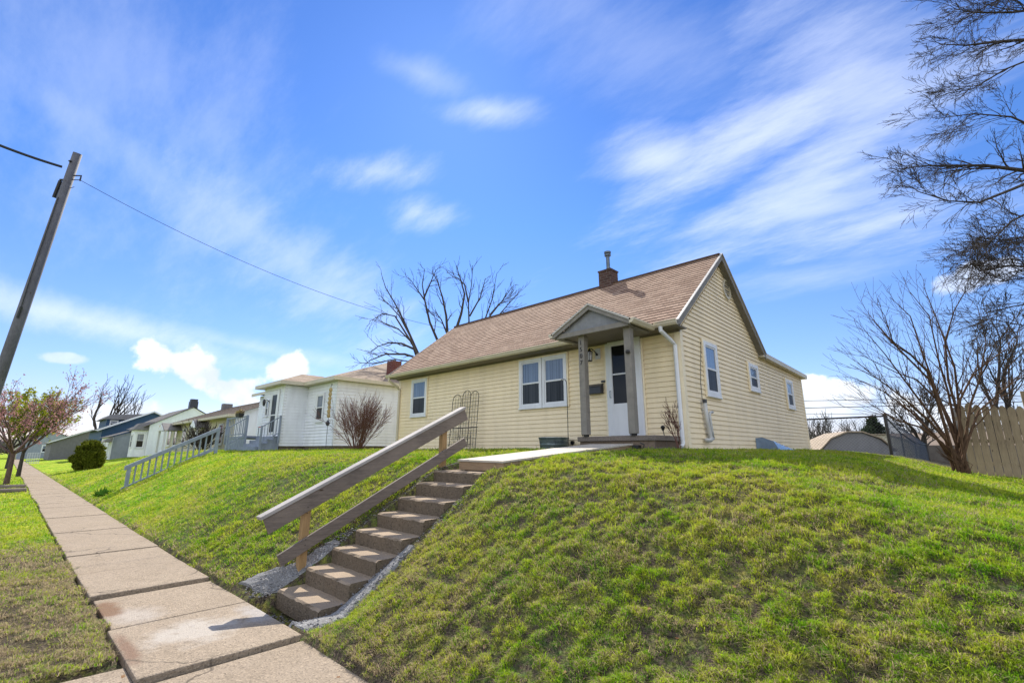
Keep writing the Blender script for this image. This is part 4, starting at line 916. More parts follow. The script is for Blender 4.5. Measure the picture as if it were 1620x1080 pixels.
# ------------------------------------------------------------------ generic far / neighbour house pieces
def plain_clap(mb,axis_,c,sgn,u0,u1,z0,z1,rev=.13): clap(mb,axis_,c,sgn,z0,z1,lambda z:(u0,u1),rev,.036)
def hiproof(mb,x0,x1,y0,y1,ze,zr,ins,over=.0):
    """hip roof, ridge along the longer axis"""
    A_,B_,C_,D_=(x0,y0,ze),(x1,y0,ze),(x1,y1,ze),(x0,y1,ze)
    if (x1-x0)>(y1-y0): E1=(x0+ins,(y0+y1)/2,zr);E2=(x1-ins,(y0+y1)/2,zr); fs=[([A_,B_,E2,E1]),([C_,D_,E1,E2]),([B_,C_,E2]),([D_,A_,E1])]
    else: E1=((x0+x1)/2,y0+ins,zr);E2=((x0+x1)/2,y1-ins,zr); fs=[([A_,B_,E1]),([C_,D_,E2]),([B_,C_,E2,E1]),([D_,A_,E1,E2])]
    for f in fs:
        p=[Vector(q) for q in f]; u=(p[1]-p[0]).normalized(); nrm=u.cross(p[2]-p[0]).normalized(); v_=nrm.cross(u)
        mb.face(p,[((q-p[0]).dot(u),(q-p[0]).dot(v_)) for q in p])
    mb.face([A_,D_,C_,B_],[(0,0)]*4)
# ---- left white house
LX,LY=-18.4,8.96; VXr,VXl,VY=-21.2,-23.55,7.95; lzb=1.78; lze=4.42
W=thing('white_house','white clapboard bungalow with tan hip roof and enclosed entry, next to the yellow house','house',(-21,8.96,1.6))
b=MB()
plain_clap(b,'x',LY,-1,VXr,LX,lzb,lze); plain_clap(b,'y',LX,1,LY,17.5,lzb,lze); plain_clap(b,'y',VXr,1,VY,LY,lzb,lze); plain_clap(b,'x',VY,-1,VXl,VXr,lzb,lze); plain_clap(b,'x',LY,-1,-27.2,VXl,lzb,lze)
b.box((-27.2,LY+.006,lzb),(LX-.006,17.5,lze)); b.box((VXl,VY+.006,lzb),(VXr-.006,LY+.01,lze)); b.obj('wall',M['white_siding'],W)
b=MB(); b.box((-27.1,LY+.03,1.3),(LX-.03,17.4,lzb-.001)); b.box((VXl+.03,VY+.03,1.3),(VXr-.03,LY+.2,lzb-.001)); b.obj('foundation',M['foundation'],W)
for cx,cy,sx,sy in ((LX,LY,1,-1),(VXr,VY,1,-1),(VXl,VY,-1,-1)):
    b=MB(); b.box((cx-sx*.09,cy,lzb),(cx+sx*.02,cy+sy*.022,lze)); b.box((cx,cy,lzb),(cx+sx*.02,cy-sy*.09,lze)); b.obj('corner_board',M['white'],W)
OV=.36
r=MB(); hiproof(r,-27.2-OV,LX+OV,LY-OV,17.5+OV,lze+.10,6.15,3.6); hiproof(r,VXl-OV,VXr+OV,VY-OV,LY+2.6,lze+.103,5.12,1.5)
WR=r.obj('roof',M['shingle_tan'],W)
b=MB()
for (xa,xb,ya,yb) in ((VXr+OV,LX+OV,LY-OV,LY-OV+.03),(LX+OV-.03,LX+OV,LY-OV+.031,17.8),(VXr+OV-.03,VXr+OV,VY-OV+.031,LY-OV),(VXl-OV,VXr+OV,VY-OV,VY-OV+.03),(VXl-OV,VXl-OV+.03,VY-OV+.031,LY-OV),(-27.5,VXl-OV,LY-OV,LY-OV+.03)):
    b.box((xa,ya,lze-.03),(xb,yb,lze+.115))
b.obj('gutter',M['gutter'],W)
b=MB(); b.box((VXr,LY-OV+.04,lze-.02),(LX+OV-.035,LY,lze)); b.box((VXl-OV+.04,VY-OV+.04,lze-.021),(VXr+OV-.04,VY,lze-.001)); b.box((LX,LY,lze-.02),(LX+OV-.04,17.5,lze)); b.box((VXr,VY,lze-.021),(VXr+OV-.04,LY-OV,lze-.001)); b.obj('soffit',M['gutter'],W)
c=at(624,572,21.5); MB().box((c.x-.24,c.y-.24,4.6),(c.x+.24,c.y+.24,c.z)).obj('chimney',M['brick_red'],WR)
MB().tube([(c.x,c.y,c.z-.05),(c.x,c.y,c.z+.12)],.08,8).obj('flue_pipe',M['steel'],WR)
window(W,'x',LY-.034,-1,-20.15,-19.42,2.78,3.98,fr=.08,low='darkglass')
window(W,'y',LX+.034,1,12.6,13.5,2.7,3.98,fr=.08,low='screen')
yv=VY-.036
b=MB(); b.box((-22.62,yv-.03,2.28),(-22.5,yv,4.22)); b.box((-21.82,yv-.03,2.28),(-21.66,yv,4.22)); b.box((-22.5,yv-.03,4.1),(-21.82,yv,4.22)); b.obj('door_frame',M['white'],W)
D=MB(); D.box((-22.497,yv-.02,2.3),(-22.43,yv,4.098)); D.box((-21.89,yv-.02,2.3),(-21.823,yv,4.098)); D.box((-22.43,yv-.02,2.3),(-21.89,yv,2.38)); D.box((-22.43,yv-.02,4.02),(-21.89,yv,4.098)); D.box((-22.43,yv-.02,3.1),(-21.89,yv,3.15)); D=D.obj('door',M['white'],W)
MB().box((-22.43,yv-.012,2.38),(-21.89,yv,4.02)).obj('screen',M['screen'],D)
window(W,'x',yv,-1,-23.15,-22.8,3.1,3.85,fr=.05,sash=.02)
la=MB(); la.tube([(-22.78,yv,3.75),(-22.78,yv-.15,3.85),(-22.85,yv-.2,3.8)],.015,6); la.lathe([(0,.16),(.06,.1),(.07,.0),(.05,-.14),(0,-.17)],(-22.88,yv-.2,3.72),8); la.obj('wall_lantern',M['black'],W)
# hanging chime
ch=thing('wind_chime','straw coloured hanging chime by the front corner of the white house','wind chime',(-18.15,8.56,2.0))
b=MB(); b.tube([(-18.15,8.56,1.7),(-18.15,8.56,4.1),(-18.1,8.56,4.2),(-18.02,8.56,4.15)],.01,5); b.obj('pole',M['black'],ch)
b=MB()
for k in range(7): b.lathe([(.0,-.09),(.055,-.07),(.07,0),(.05,.08),(0,.09)],(-18.1+random.uniform(-.02,.02),8.53,3.95-k*.17),7)
b.obj('straw_bundle',M['feeder'],ch); b=MB(); b.lathe([(0,-.12),(.05,-.1),(.09,0),(.02,.1),(0,.1)],(-18.1,8.53,2.65),6); b.obj('bell',M['darkgrey'],ch)
# deck of the white house with railings
DK=thing('entry_deck','blue grey painted entry deck and steps with railings in front of the white house','deck',(-22.4,6.9,1.6))
b=MB(); b.box((-26.4,7.3,2.14),(-23.58,8.93,2.24)); b.obj('floor',M['bluegrey'],DK)
b=MB()
for k in range(4): b.box((-23.4,7.0+.235*k,1.5),(-21.25,7.0+.235*(k+1)-.002,1.74+.15*k))
b.obj('steps',M['bluegrey'],DK)
def railing(parent,P0,P1,h,mat,n,post=.05,mb_bal=True,bot=.1,tb=.045):
    P0=Vector(P0);P1=Vector(P1); b=MB(); d=(P1-P0); hd=Vector((d.x,d.y,0)).normalized(); s=Vector((-hd.y,hd.x,0))*tb*.6
    for zz,t in ((h,tb*1.6),(bot,tb*1.4)):
        a=P0+Vector((0,0,zz));c=P1+Vector((0,0,zz)); dn=Vector((0,0,-t)); b.hexa([a-s+dn,a+s+dn,c+s+dn,c-s+dn,a-s,a+s,c+s,c-s])
    b.obj('rail',M[mat],parent)
    for k in range(1,n):
        p=P0.lerp(P1,k/n); b=MB(); w_=tb*.35; b.box((p.x-w_,p.y-w_,p.z+bot-.01),(p.x+w_,p.y+w_,p.z+h-tb)); b.obj('baluster',M[mat],parent)
    for p in (P0,P1): 
        b=MB(); b.box((p.x-post,p.y-post,p.z-.35),(p.x+post,p.y+post,p.z+h+.02)); b.obj('post',M[mat],parent)
railing(DK,(-21.12,7.86,2.25),(-21.12,7.15,1.8),.78,'bluegrey',6,.035,True,.1,.03)
railing(DK,(-23.45,7.3,2.24),(-23.45,6.6,1.75),.85,'bluegrey',5,.035,True,.1,.03)
railing(DK,(-26.35,7.3,2.24),(-23.5,7.3,2.24),.9,'bluegrey',12,.04,True,.1,.035)
b=MB()
for k in range(12): b.box((-26.4+k*.24,7.33,1.4),(-26.2+k*.24,7.35,2.139))
b.obj('skirting',M['bluegrey'],DK)
pl=thing('hanging_planter','dark planter with dry plants hooked on the deck railing','planter',(-24.3,7.2,3.1))
b=MB(); b.hexa([(-24.55,7.12,3.1),(-24.1,7.12,3.1),(-24.1,7.3,3.1),(-24.55,7.3,3.1),(-24.6,7.08,3.27),(-24.05,7.08,3.27),(-24.05,7.32,3.27),(-24.6,7.32,3.27)]); b.obj('pot',M['rustiron'],pl)
v,f=leaf_cloud([(-24.5,7.2,3.3,.12),(-24.2,7.2,3.32,.13)],260,.06,8); np_part('dry_leaves',v,f,M['feeder'],pl)
rc=thing('red_chair','red folding chair on the entry deck beside the white house','chair',(-24.2,8.3,2.24))
b=MB(); b.box((-24.4,8.1,2.66),(-24.0,8.5,2.69)); b.hexa([(-24.4,8.5,2.66),(-24.0,8.5,2.66),(-24.0,8.54,2.66),(-24.4,8.54,2.66),(-24.4,8.6,3.12),(-24.0,8.6,3.12),(-24.0,8.64,3.12),(-24.4,8.64,3.12)]); b.obj('seat',M['red'],rc)
for xx,yy_ in ((-24.38,8.12),(-24.02,8.12),(-24.38,8.48),(-24.02,8.48)): MB().tube([(xx,yy_,2.24),(xx,yy_,2.66)],.015,6).obj('leg',M['steel'],rc)
# neighbour's stair railing
NR=thing('stair_railing','long blue grey wooden stair railing on the bank before the white house','railing',(-20,2.86,.3))
def nz(y): return .36+(y-2.86)*(1.62-.36)/(5.28-2.86)
P0=Vector((-20,2.86,nz(2.86)));P1=Vector((-20,5.28,nz(5.28)))
b=MB()
for zz,t,s in ((.80,.13,.06),(.12,.12,.045)):
    e0=P0+(P0-P1)*.05;e1=P1+(P1-P0)*.02; a=e0+Vector((0,0,zz));c=e1+Vector((0,0,zz)); dn=Vector((0,0,-t)); sv=Vector((s,0,0)); b.hexa([a-sv+dn,a+sv+dn,c+sv+dn,c-sv+dn,a-sv,a+sv,c+sv,c-sv])
b.obj('rail',M['bluegrey'],NR)
for k in range(1,14):
    p=P0.lerp(P1,k/14); MB().box((p.x-.018,p.y-.022,p.z+.08),(p.x+.018,p.y+.022,p.z+.70)).obj('baluster',M['bluegrey'],NR)
for p in (P0,P1): MB().box((p.x-.05,p.y-.05,p.z-.25),(p.x+.05,p.y+.05,p.z+.70)).obj('post',M['bluegrey'],NR)
ns=thing('concrete_steps','far concrete steps half sunk in the bank behind the blue grey railing','steps',(-20.7,2.4,0))
for k in range(8):
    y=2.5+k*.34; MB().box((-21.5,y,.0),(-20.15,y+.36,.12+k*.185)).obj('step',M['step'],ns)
# low leafy bulbs at foot
T=thing('bulb_plants','clump of green bulb leaves at the foot of the blue grey railing','plant',(-20.8,2.5,.1))
v,f=leaf_cloud([(-21.0,2.4,.08,.14),(-20.6,2.45,.10,.15),(-20.25,2.5,.12,.13)],420,.07,12,2.2,1.6); np_part('leaves',v,f,M['bulb_leaf'],T)
# ---- house 3 (low ranch)
def rotz(objs,pivot,ang):
    pass
B3=thing('ranch_house','low cream ranch house with brown roof and small gabled entries, third along the street','house',(-30,8.6,1.5))
b=MB(); b.box((-46,8.6,1.3),(-29.6,16.5,3.55)); b.obj('wall',M['beige_siding'],B3)
b=MB(); b.prism([(-29.598,8.6,3.63),(-29.598,12.5,5.07),(-29.598,16.5,3.63),(-29.598,16.5,1.4),(-29.598,8.6,1.4)],(.03,0,0)); b.obj('gable_wall',M['white_siding'],B3)
r=MB(); roofrows(r,-46.4,-29.2,8.1,3.45,12.5,5.12,rev=.29,d=.02); roofrows(r,-46.4,-29.2,16.9,3.45,12.5,5.12,rev=.29,d=.02); r=r.obj('roof',M['shingle_far'],B3)
b=MB(); b.prism([(-46.4,8.05,3.40),(-46.4,8.05,3.55),(-46.4,8.6,3.6),(-46.4,8.6,3.42)],(17.2,0,0)); b.obj('gutter',M['gutter'],B3)
MB().box((-45.6,12.0,4.6),(-45.0,12.7,5.45)).obj('chimney',M['greyroof'],r)
for (xc,yf,wd) in ((-42.4,7.5,1.1),(-35.5,7.9,.9)):
    b=MB(); b.prism([(xc-wd,yf,3.0),(xc,yf,3.55),(xc+wd,yf,3.0)],(0,2.2,0)); o=b.obj('entry_roof',M['greyroof'],B3)
    b=MB(); b.prism([(xc-wd+.1,yf-.03,2.98),(xc,yf-.03,3.45),(xc+wd-.1,yf-.03,2.98)],(0,.028,0)); b.obj('entry_gable',M['white_siding'],B3)
    for xx in (xc-wd+.1,xc+wd-.22): MB().box((xx,yf+.05,1.4),(xx+.12,yf+.17,3.0)).obj('porch_post',M['white'],B3)
for xx in (-45.5,-43.6,-41,-35.5,-32.5): window(B3,'x',8.59,-1,xx,xx+.95,1.9,3.15,low='darkglass')
stem_shrub('bare_bush','grey leafless bushes in front of the cream ranch house',(-31.5,7.6,1.45),1.7,.9,40,M['bark'],.016,3,.8,rm=.012)
# ---- house 4
B4=thing('white_gable_house','white clapboard house with tall gable wall and dark chimney, fourth along the street','house',(-56,9,1.3))
b=MB(); ext4=lambda z:((9,15.6) if z<3.95 else (9+(z-3.95)/.56,15.6-(z-3.95)/.56)); clap(b,'y',-56,1,1.1,5.78,ext4,.2,.02)
b.prism([(-66,9.004,1.1),(-66,9.004,3.95),(-66,12.3,5.78),(-66,15.6,3.95),(-66,15.6,1.1)],(9.99,0,0)); b.obj('wall',M['white_siding'],B4)
r=MB(); roofrows(r,-66.3,-55.8,8.6,3.78,12.3,5.86,rev=.29,d=.02); roofrows(r,-66.3,-55.8,16.0,3.78,12.3,5.86,rev=.29,d=.02); r=r.obj('roof',M['greyroof'],B4)
b=MB(); b.box((-57.8,12.2,5.4),(-57.1,12.9,6.5)); b.box((-57.75,12.25,6.5),(-57.15,12.85,6.75)); b.obj('chimney',M['darkgrey'],r)
b=MB(); b.box((-58.2,8.0,1.0),(-56.4,8.99,3.45)); b.obj('entry',M['white_siding'],B4); b=MB(); b.hexa([(-58.4,7.8,3.45),(-56.1,7.8,3.45),(-56.1,9.2,3.45),(-58.4,9.2,3.45),(-58.2,8.3,4.1),(-56.5,8.3,4.1),(-56.5,9.4,4.3),(-58.2,9.4,4.3)]); b.obj('entry_roof',M['greyroof'],B4)
window(B4,'x',7.99,-1,-57.7,-56.8,1.8,3.1,low='darkglass'); window(B4,'y',-56.39,1,8.15,8.85,1.8,3.2,low='darkglass')
# ---- house 5
B5=thing('blue_house','navy blue two storey house with grey roof and light grey garage wing','house',(-74,8,1.0))
b=MB(); b.prism([(-84,7.2,.8),(-84,7.2,4.0),(-84,11.7,6.1),(-84,16.2,4.0),(-84,16.2,.8)],(12,0,0)); b.obj('wall',M['blue_siding'],B5)
b=MB(); roofrows(b,-84.4,-71.6,6.7,3.85,11.7,6.25,rev=.3,d=.02); roofrows(b,-84.4,-71.6,16.7,3.85,11.7,6.25,rev=.3,d=.02); r=b.obj('roof',M['greyroof'],B5)
b=MB(); b.prism([(-71.99,6.8,3.75),(-71.99,11.7,6.12),(-71.99,11.7,6.30),(-71.99,6.5,3.82)],(.5,0,0)); b.prism([(-71.99,11.7,6.12),(-71.99,11.7,6.30),(-71.99,16.9,3.82),(-71.99,16.6,3.75)],(.5,0,0)); b.obj('rake_board',M['white'],B5)
b=MB(); b.box((-80,7.6,4.1),(-73.5,10.5,5.2)); b.obj('dormer',M['blue_siding'],B5); b=MB(); b.hexa([(-80.4,7.2,5.2),(-73.1,7.2,5.2),(-73.1,11,5.2),(-80.4,11,5.2),(-80.2,7.9,5.75),(-73.5,7.9,5.75),(-73.5,11.2,6.0),(-80.2,11.2,6.0)]); b.obj('dormer_roof',M['greyroof'],B5)
window(B5,'y',-73.49,1,7.9,8.7,4.35,5.1,low='darkglass')
b=MB(); b.box((-69.5,7.2,.7),(-62,11,2.98)); b.prism([(-62.2,7.2,2.98),(-62.2,9.1,3.6),(-62.2,11,2.98)],(.2,0,0)); b.obj('garage_wing',M['grey_siding'],B5)
b=MB(); b.box((-69.6,7.1,.7),(-61.98,7.19,2.9)); b.obj('wing_front',M['white_siding'],B5)
b=MB(); b.box((-68.6,7.06,.8),(-65.9,7.09,2.6)); b.box((-64.4,7.06,.8),(-63.5,7.09,2.6)); b.obj('garage_door',M['white'],B5)
b=MB(); roofrows(b,-70,-61.7,6.8,2.9,9.1,3.75,rev=.3,d=.02); roofrows(b,-70,-61.7,11.4,2.9,9.1,3.75,rev=.3,d=.02); b.obj('wing_roof',M['greyroof'],B5)
b=MB(); b.prism([(-63.5,6.3,2.4),(-63.5,7.05,2.85),(-63.5,7.05,2.4)],(2.4,0,0)); b.obj('entry_roof',M['greyroof'],B5)
for yy_ in (6.35,): MB().box((-61.3,yy_,.6),(-61.18,yy_+.12,2.42)).obj('porch_post',M['white'],B5)
# ---- house 6 and distant ones
B6=thing('grey_brick_house','dark grey gabled house beyond the round evergreen shrub','house',(-100,9,.6))
b=MB(); b.prism([(-112,4.4,.2),(-112,4.4,2.8),(-112,8.6,4.6),(-112,12.8,2.8),(-112,12.8,.2)],(14,0,0)); b.obj('wall',M['dark_house'],B6)
b=MB(); roofrows(b,-112.4,-97.8,3.9,2.65,8.6,4.72,rev=.3,d=.02); roofrows(b,-112.4,-97.8,13.3,2.65,8.6,4.72,rev=.3,d=.02); b.obj('roof',M['brownroof'],B6)
b=MB(); b.prism([(-97.99,4.0,2.6),(-97.99,8.6,4.6),(-97.99,8.6,4.78),(-97.99,3.8,2.68)],(.3,0,0)); b.obj('rake_board',M['white'],B6)
window(B6,'y',-97.99,1,7.6,9.2,1.3,2.7,fr=.15,low='glass'); window(B6,'y',-97.99,1,9.2,10.2,2.9,3.5,fr=.15,low='glass')
k=0
for (x,y,w_,h_,mt,rm,lab) in ((-128,5.5,10,3.4,'grey_siding','greyroof','far grey house seen small at the end of the sidewalk'),(-146,4.6,12,3.6,'beige_siding','brownroof','farthest beige house low beyond the cherry tree'),(-165,-6,14,3.8,'white_siding','greyroof','farthest pale house behind the cherry trunk at the left edge')):
    T=thing('distant_house',lab,'house',(x,y,.3),'distant houses at the end of the street')
    MB().prism([(x-w_,y-4,.0),(x-w_,y-4,h_),(x-w_,y,h_+1.9),(x-w_,y+4,h_),(x-w_,y+4,0)],(w_,0,0)).obj('wall',M[mt],T)
    b=MB(); roofrows(b,x-w_-.4,x+.3,y-4.4,h_-.1,y,h_+2.0,rev=.4,d=.02); roofrows(b,x-w_-.4,x+.3,y+4.4,h_-.1,y,h_+2.0,rev=.4,d=.02); b.obj('roof',M[rm],T)
    window(T,'y',x+.01,1,y-1,y+.6,1.2,2.6,fr=.15,low='darkglass')
# white lattice
lt=thing('white_lattice','white lattice panel standing by the sidewalk far down the street','lattice',(-76,2.2,.2))
b=MB(); px,py=-76,2.2
for k in range(6): b.box((px,py-.5+k*.2-.02,.15),(px+.04,py-.5+k*.2+.02,1.35))
for k in range(7): b.box((px+.041,py-.52,.2+k*.18),(px+.07,py+.52,.25+k*.18))
b.obj('slats',M['lattice'],lt)
# ------------------------------------------------------------------ round evergreen
bx_,by_=-44.5,4.0; bz=tz(bx_,by_)
T=thing('round_evergreen','dense rounded golden green evergreen shrub on the lawn beside the sidewalk','shrub',(bx_,by_,bz))
MB().tube([(bx_,by_,bz-.1),(bx_,by_,bz+.8)],.08,7).obj('trunk',M['bark'],T)
cs_=[]
for k in range(150):
    t=random.random(); z=.12+t*1.65; r_=.95*math.sqrt(max(0,1-((t-.28)/.76)**2)) if t>.28 else 0.74+.21*t/.28; a=random.random()*6.283; q=random.random()**.5
    cs_.append((bx_+r_*q*.86*math.cos(a),by_+r_*q*.86*math.sin(a),bz+z,.24))
v,f=leaf_cloud(cs_,32000,.075,9,1.5,.8); np_part('crown',v,f,M['arbor_leaf'],T)
# ------------------------------------------------------------------ cherry tree, yellow green tree
def leafy(name,label,cat,base,h,trunkr,trunkh,mat,leafm,nl,ls,spread,seed,lv=4,upw=.06,trunkd=(0,0,1)):
    random.seed(seed); T=thing(name,label,cat,base); seg=[]; base=Vector(base)
    top=base+Vector(trunkd)*trunkh; seg.append(([base-Vector((0,0,.1)),base+(top-base)*.5,top],[trunkr*1.25,trunkr,trunkr*.85],0))
    for k in range(7):
        a=k*6.283/7+random.uniform(-.3,.3); grow(seg,top-Vector((0,0,random.uniform(0,.25))),(math.cos(a)*spread,math.sin(a)*spread,1),h*.42,trunkr*.5,1,lv,5,.12,upw,.6,.62,(2,3),.008,.6)
    put_tree(T,seg,mat); pts=np.array([tuple(p) for s in seg if s[2]>=2 for p in s[0][1:]])
    g=np.random.default_rng(seed); i=g.integers(0,len(pts),nl); p=pts[i]+g.normal(size=(nl,3))*.10
    u=g.normal(size=(nl,3)); u/=np.linalg.norm(u,axis=1)[:,None]; t=np.cross(u,g.normal(size=(nl,3))); t/=np.linalg.norm(t,axis=1)[:,None]; s=ls*g.uniform(.5,1.4,nl)[:,None]
    v=np.stack([p-t*s*.5,p+t*s*.5,p+u*s*1.3],1).reshape(-1,3); np_part('crown',v,np.arange(nl*3).reshape(-1,3),leafm,T); random.seed(seed+50)
leafy('cherry_tree','spreading cherry tree with dark branches and reddish pink buds beside the sidewalk','tree',(-33.5,.25,0.0),5.0,.10,1.6,M['bark_cherry'],M['cherry_leaf'],3600,.06,1.15,21,5,.03)
leafy('young_tree','young tree with fresh yellow green leaves behind the cherry tree','tree',(-43,.75,0.0),4.6,.10,1.5,M['bark'],M['yg_leaf'],4000,.12,.45,33,4,.06)
leafy('street_tree','third tree along the kerb with a few pinkish buds','tree',(-62,.3,0.0),5.6,.15,1.9,M['bark'],M['cherry_leaf'],6000,.09,1.1,45,4,.06)
# bare trees on the far left
random.seed(60)
for (px,A,r,L,lab) in ((150,62,.30,4.3,'tall bare tree with sparse upright limbs left of the blue house'),(188,70,.26,3.9,'bare tree with curved limbs behind the blue house roof')):
    p=at(px,712,A); T=thing('bare_tree',lab,'tree',p,'bare trees at the far end of the houses'); seg=[]
    seg.append(([p,p+Vector((0,0,1.8))],[r,r*.9],0))
    for q in range(5): grow(seg,p+Vector((0,0,1.5)),(random.uniform(-.5,.5),random.uniform(-.5,.5),1),L,r*.6,1,4,5,.13,.08,.5,.58,(1,3),.02,.58)
    put_tree(T,seg,M['bark'])
# distant tree line
random.seed(77)
k=0
for px,A,L in ((1290,60,2.3),(1318,64,2.8),(1345,70,2.6),(1365,66,2.4),(1300,75,2.6),(1475,60,2.0),(1500,64,2.2),(1450,62,2.0),(1540,60,2.2),(1585,62,2.4)):
    p=at(px,722,A); T=thing('bare_tree',['small bare tree on the skyline just right of the yellow house','bare skyline tree over the left end of the grey shed','bare skyline tree over the middle of the grey shed','bare skyline tree left of the dark evergreen','taller bare skyline tree behind the grey shed','bare skyline tree right of the chain link fence','bare skyline tree above the low brown garage','bare skyline tree beyond the chain link end post','bare skyline tree behind the leaning brown tree base','bare skyline tree behind the wooden picket fence'][k],'tree',p,'bare trees on the skyline behind the back yards'); k+=1; seg=[]
    for q in range(4): grow(seg,p+Vector((q*.4-.6,0,0)),(random.uniform(-.4,.4),random.uniform(-.3,.3),1),L,.09,1,4,4,.14,.08,.55,.62,(2,3),.022,.6)
    tubes(seg).obj('branches',M['bark'],T)
# pale far hedge masses to close the horizon
def wood_mass(name,pts,h,n,seed,mat,size):
    g=np.random.default_rng(seed); cs=[]
    for (x,y) in pts:
        for _ in range(6): cs.append((x+g.normal()*4,y+g.normal()*4,h*g.uniform(.15,.8),h*.33))
    v,f=leaf_cloud(cs,n,size,seed,2.2,.6); o=np_mesh(name,v,f,mat,False); return o
M['twig_far']=mk_leaf('far twigs',(.12,.105,.095),(.2,.175,.155),.1)
pts=[(x,150+10*math.sin(x)) for x in range(-140,60,9)]+[(-210+6*math.sin(y),y) for y in range(-60,120,9)]
tag(wood_mass('far_woods',pts,5.5,26000,4,M['twig_far'],.5),'grey brown leafless woods low on the far horizon','woods',kind='stuff')
# logs edging by the cherry tree
T=thing('landscape_timbers','short weathered timbers laid as edging around the cherry tree','timber',(-27.5,.3,0))
for (x0,y0,x1,y1,z) in ((-27.3,-.6,-27.2,.80,.06),(-30.3,-.6,-30.1,.84,.06)): MB().tube([(x0,y0,z),(x1,y1,z)],.10,8).obj('timber',M['wood_rail'],T)
# ------------------------------------------------------------------ utility pole + wires
PT=at(123,243,11.0); PB=Vector((-17.38,-.68,0)); 
q=at(0,595,11.9)
dirp=(PT-q).normalized(); PBt=q+dirp*(-(q.z)/dirp.z)
T=thing('utility_pole','leaning grey wooden utility pole at the left edge','utility pole',PBt)
MB().tube([PBt-dirp*.3,q,PT],[.145,.125,.095],20).obj('pole',M['pole_wood'],T,smooth=True)
axx=(PT-PBt).normalized(); sidev=Rt
b=MB(); p1=PT-axx*.75; b.tube([p1+sidev*.1,p1+sidev*.30],.012,6); b.tube([p1+axx*.12+sidev*.1,p1+axx*.12+sidev*.30,p1-axx*.03+sidev*.31],.02,6); b.tube([p1-axx*.25+sidev*.05,p1-axx*.2+sidev*.22],.008,6); b.obj('bracket',M['darkgrey'],T)
b=MB(); p2=PT-axx*1.0; b.tube([p2-sidev*.12+axx*.25,p2-sidev*.22+axx*.25],.03,8); b.tube([p2-sidev*.20+axx*.22,p2-sidev*.22-axx*.25],.045,8); b.tube([p2-sidev*.09,p2-sidev*.20],.012,6); b.obj('insulator',M['black'],T)
b=MB(); b.tube([PT-axx*1.3+sidev*.02-Vh*.12,PT-axx*3.5+sidev*.04-Vh*.13,PT-axx*4.4+sidev*.07-Vh*.13],.012,5); b.tube([PT-axx*4.3+sidev*.07-Vh*.13,PT-axx*4.6+sidev*.07-Vh*.13],.03,6); b.obj('ground_wire',M['darkgrey'],T)
for zz in (.25,): MB().lathe([(.0,-.0),(.04,0),(.04,.02),(0,.02)],PT-axx*.3-Vh*.11,8).obj('bolt',M['black'],T)
def wire(name,label,p,q,sag,r,mat='black',cat='cable',group=None):
    b=MB(); p=Vector(p);q=Vector(q); pts=[p.lerp(q,k/24)-Vector((0,0,sag*4*(k/24)*(1-k/24))) for k in range(25)]
    o=b.tube(pts,r,6).obj(name,M[mat],origin=p); return tag(o,label,cat,group)
e=at(98,264,10.98); wire('overhead_cable','thick black overhead cable running from the pole out of the left edge',e,at(-330,60,7.5),.25,.035)
s0=p1+sidev*.3; 
wire('service_wire','thin overhead service wire running from the pole to the yellow house',s0,Vector((-13.9,11.3,6.2)),.55,.0065,'cablemat')
for k,(ya,yb,r_) in enumerate(((631,625,.03),(643,634,.035),(650,652,.02))):
    A_=34; wire('overhead_wire',['upper','middle','lowest and faintest'][k]+' of the three thin wires crossing the sky behind the yellow house',at(1150,ya+4,A_+6),at(1700,yb-2,A_),.1,r_*.8,'darkgrey','wire','thin wires behind the back yard')
# ------------------------------------------------------------------ grass blades
def inpoly(X,Y): 
    wig=L3(X*2.3,X*0+4)*.6+L4(X*9,X*0+7)*.4; bad=(Y>.84+.15*(wig-.3).clip(0))&(Y<2.10-.12*(1-wig-.35).clip(0))
    bad|=(X>-5.06)&(X<-3.74)&(Y<.95)
    bad|=(X>-6.0)&(X<-4.82)&(Y>2.0)&(Y<5.1)
    bad|=(X>-4.9)&(X<-4.60+(2.6-Y)*.12)&(Y>2.0)&(Y<5.2)&(X<-4.68+np.clip(3.4-Y,0,1.4)*.16)
    bad|=(X>-6.12-np.clip(2.6-Y,0,1)*.9)&(X<-5.9)&(Y>2.0)&(Y<3.1)
    bad|=(X>X0-.0)&(X<X1+.0)&(Y>Yf-.0)&(Y<YB)
    bad|=(X>-5.62+(Y-4.75)*.085)&(X<-4.66+(Y-4.75)*.09)&(Y>4.7)&(Y<9)
    bad|=(X>-5.68)&(X<-3.98)&(Y>7.9)&(Y<9)
    bad|=(X<LX)&(X>-27.2)&(Y>VY)
    bad|=(Y<-1.8)
    return ~bad
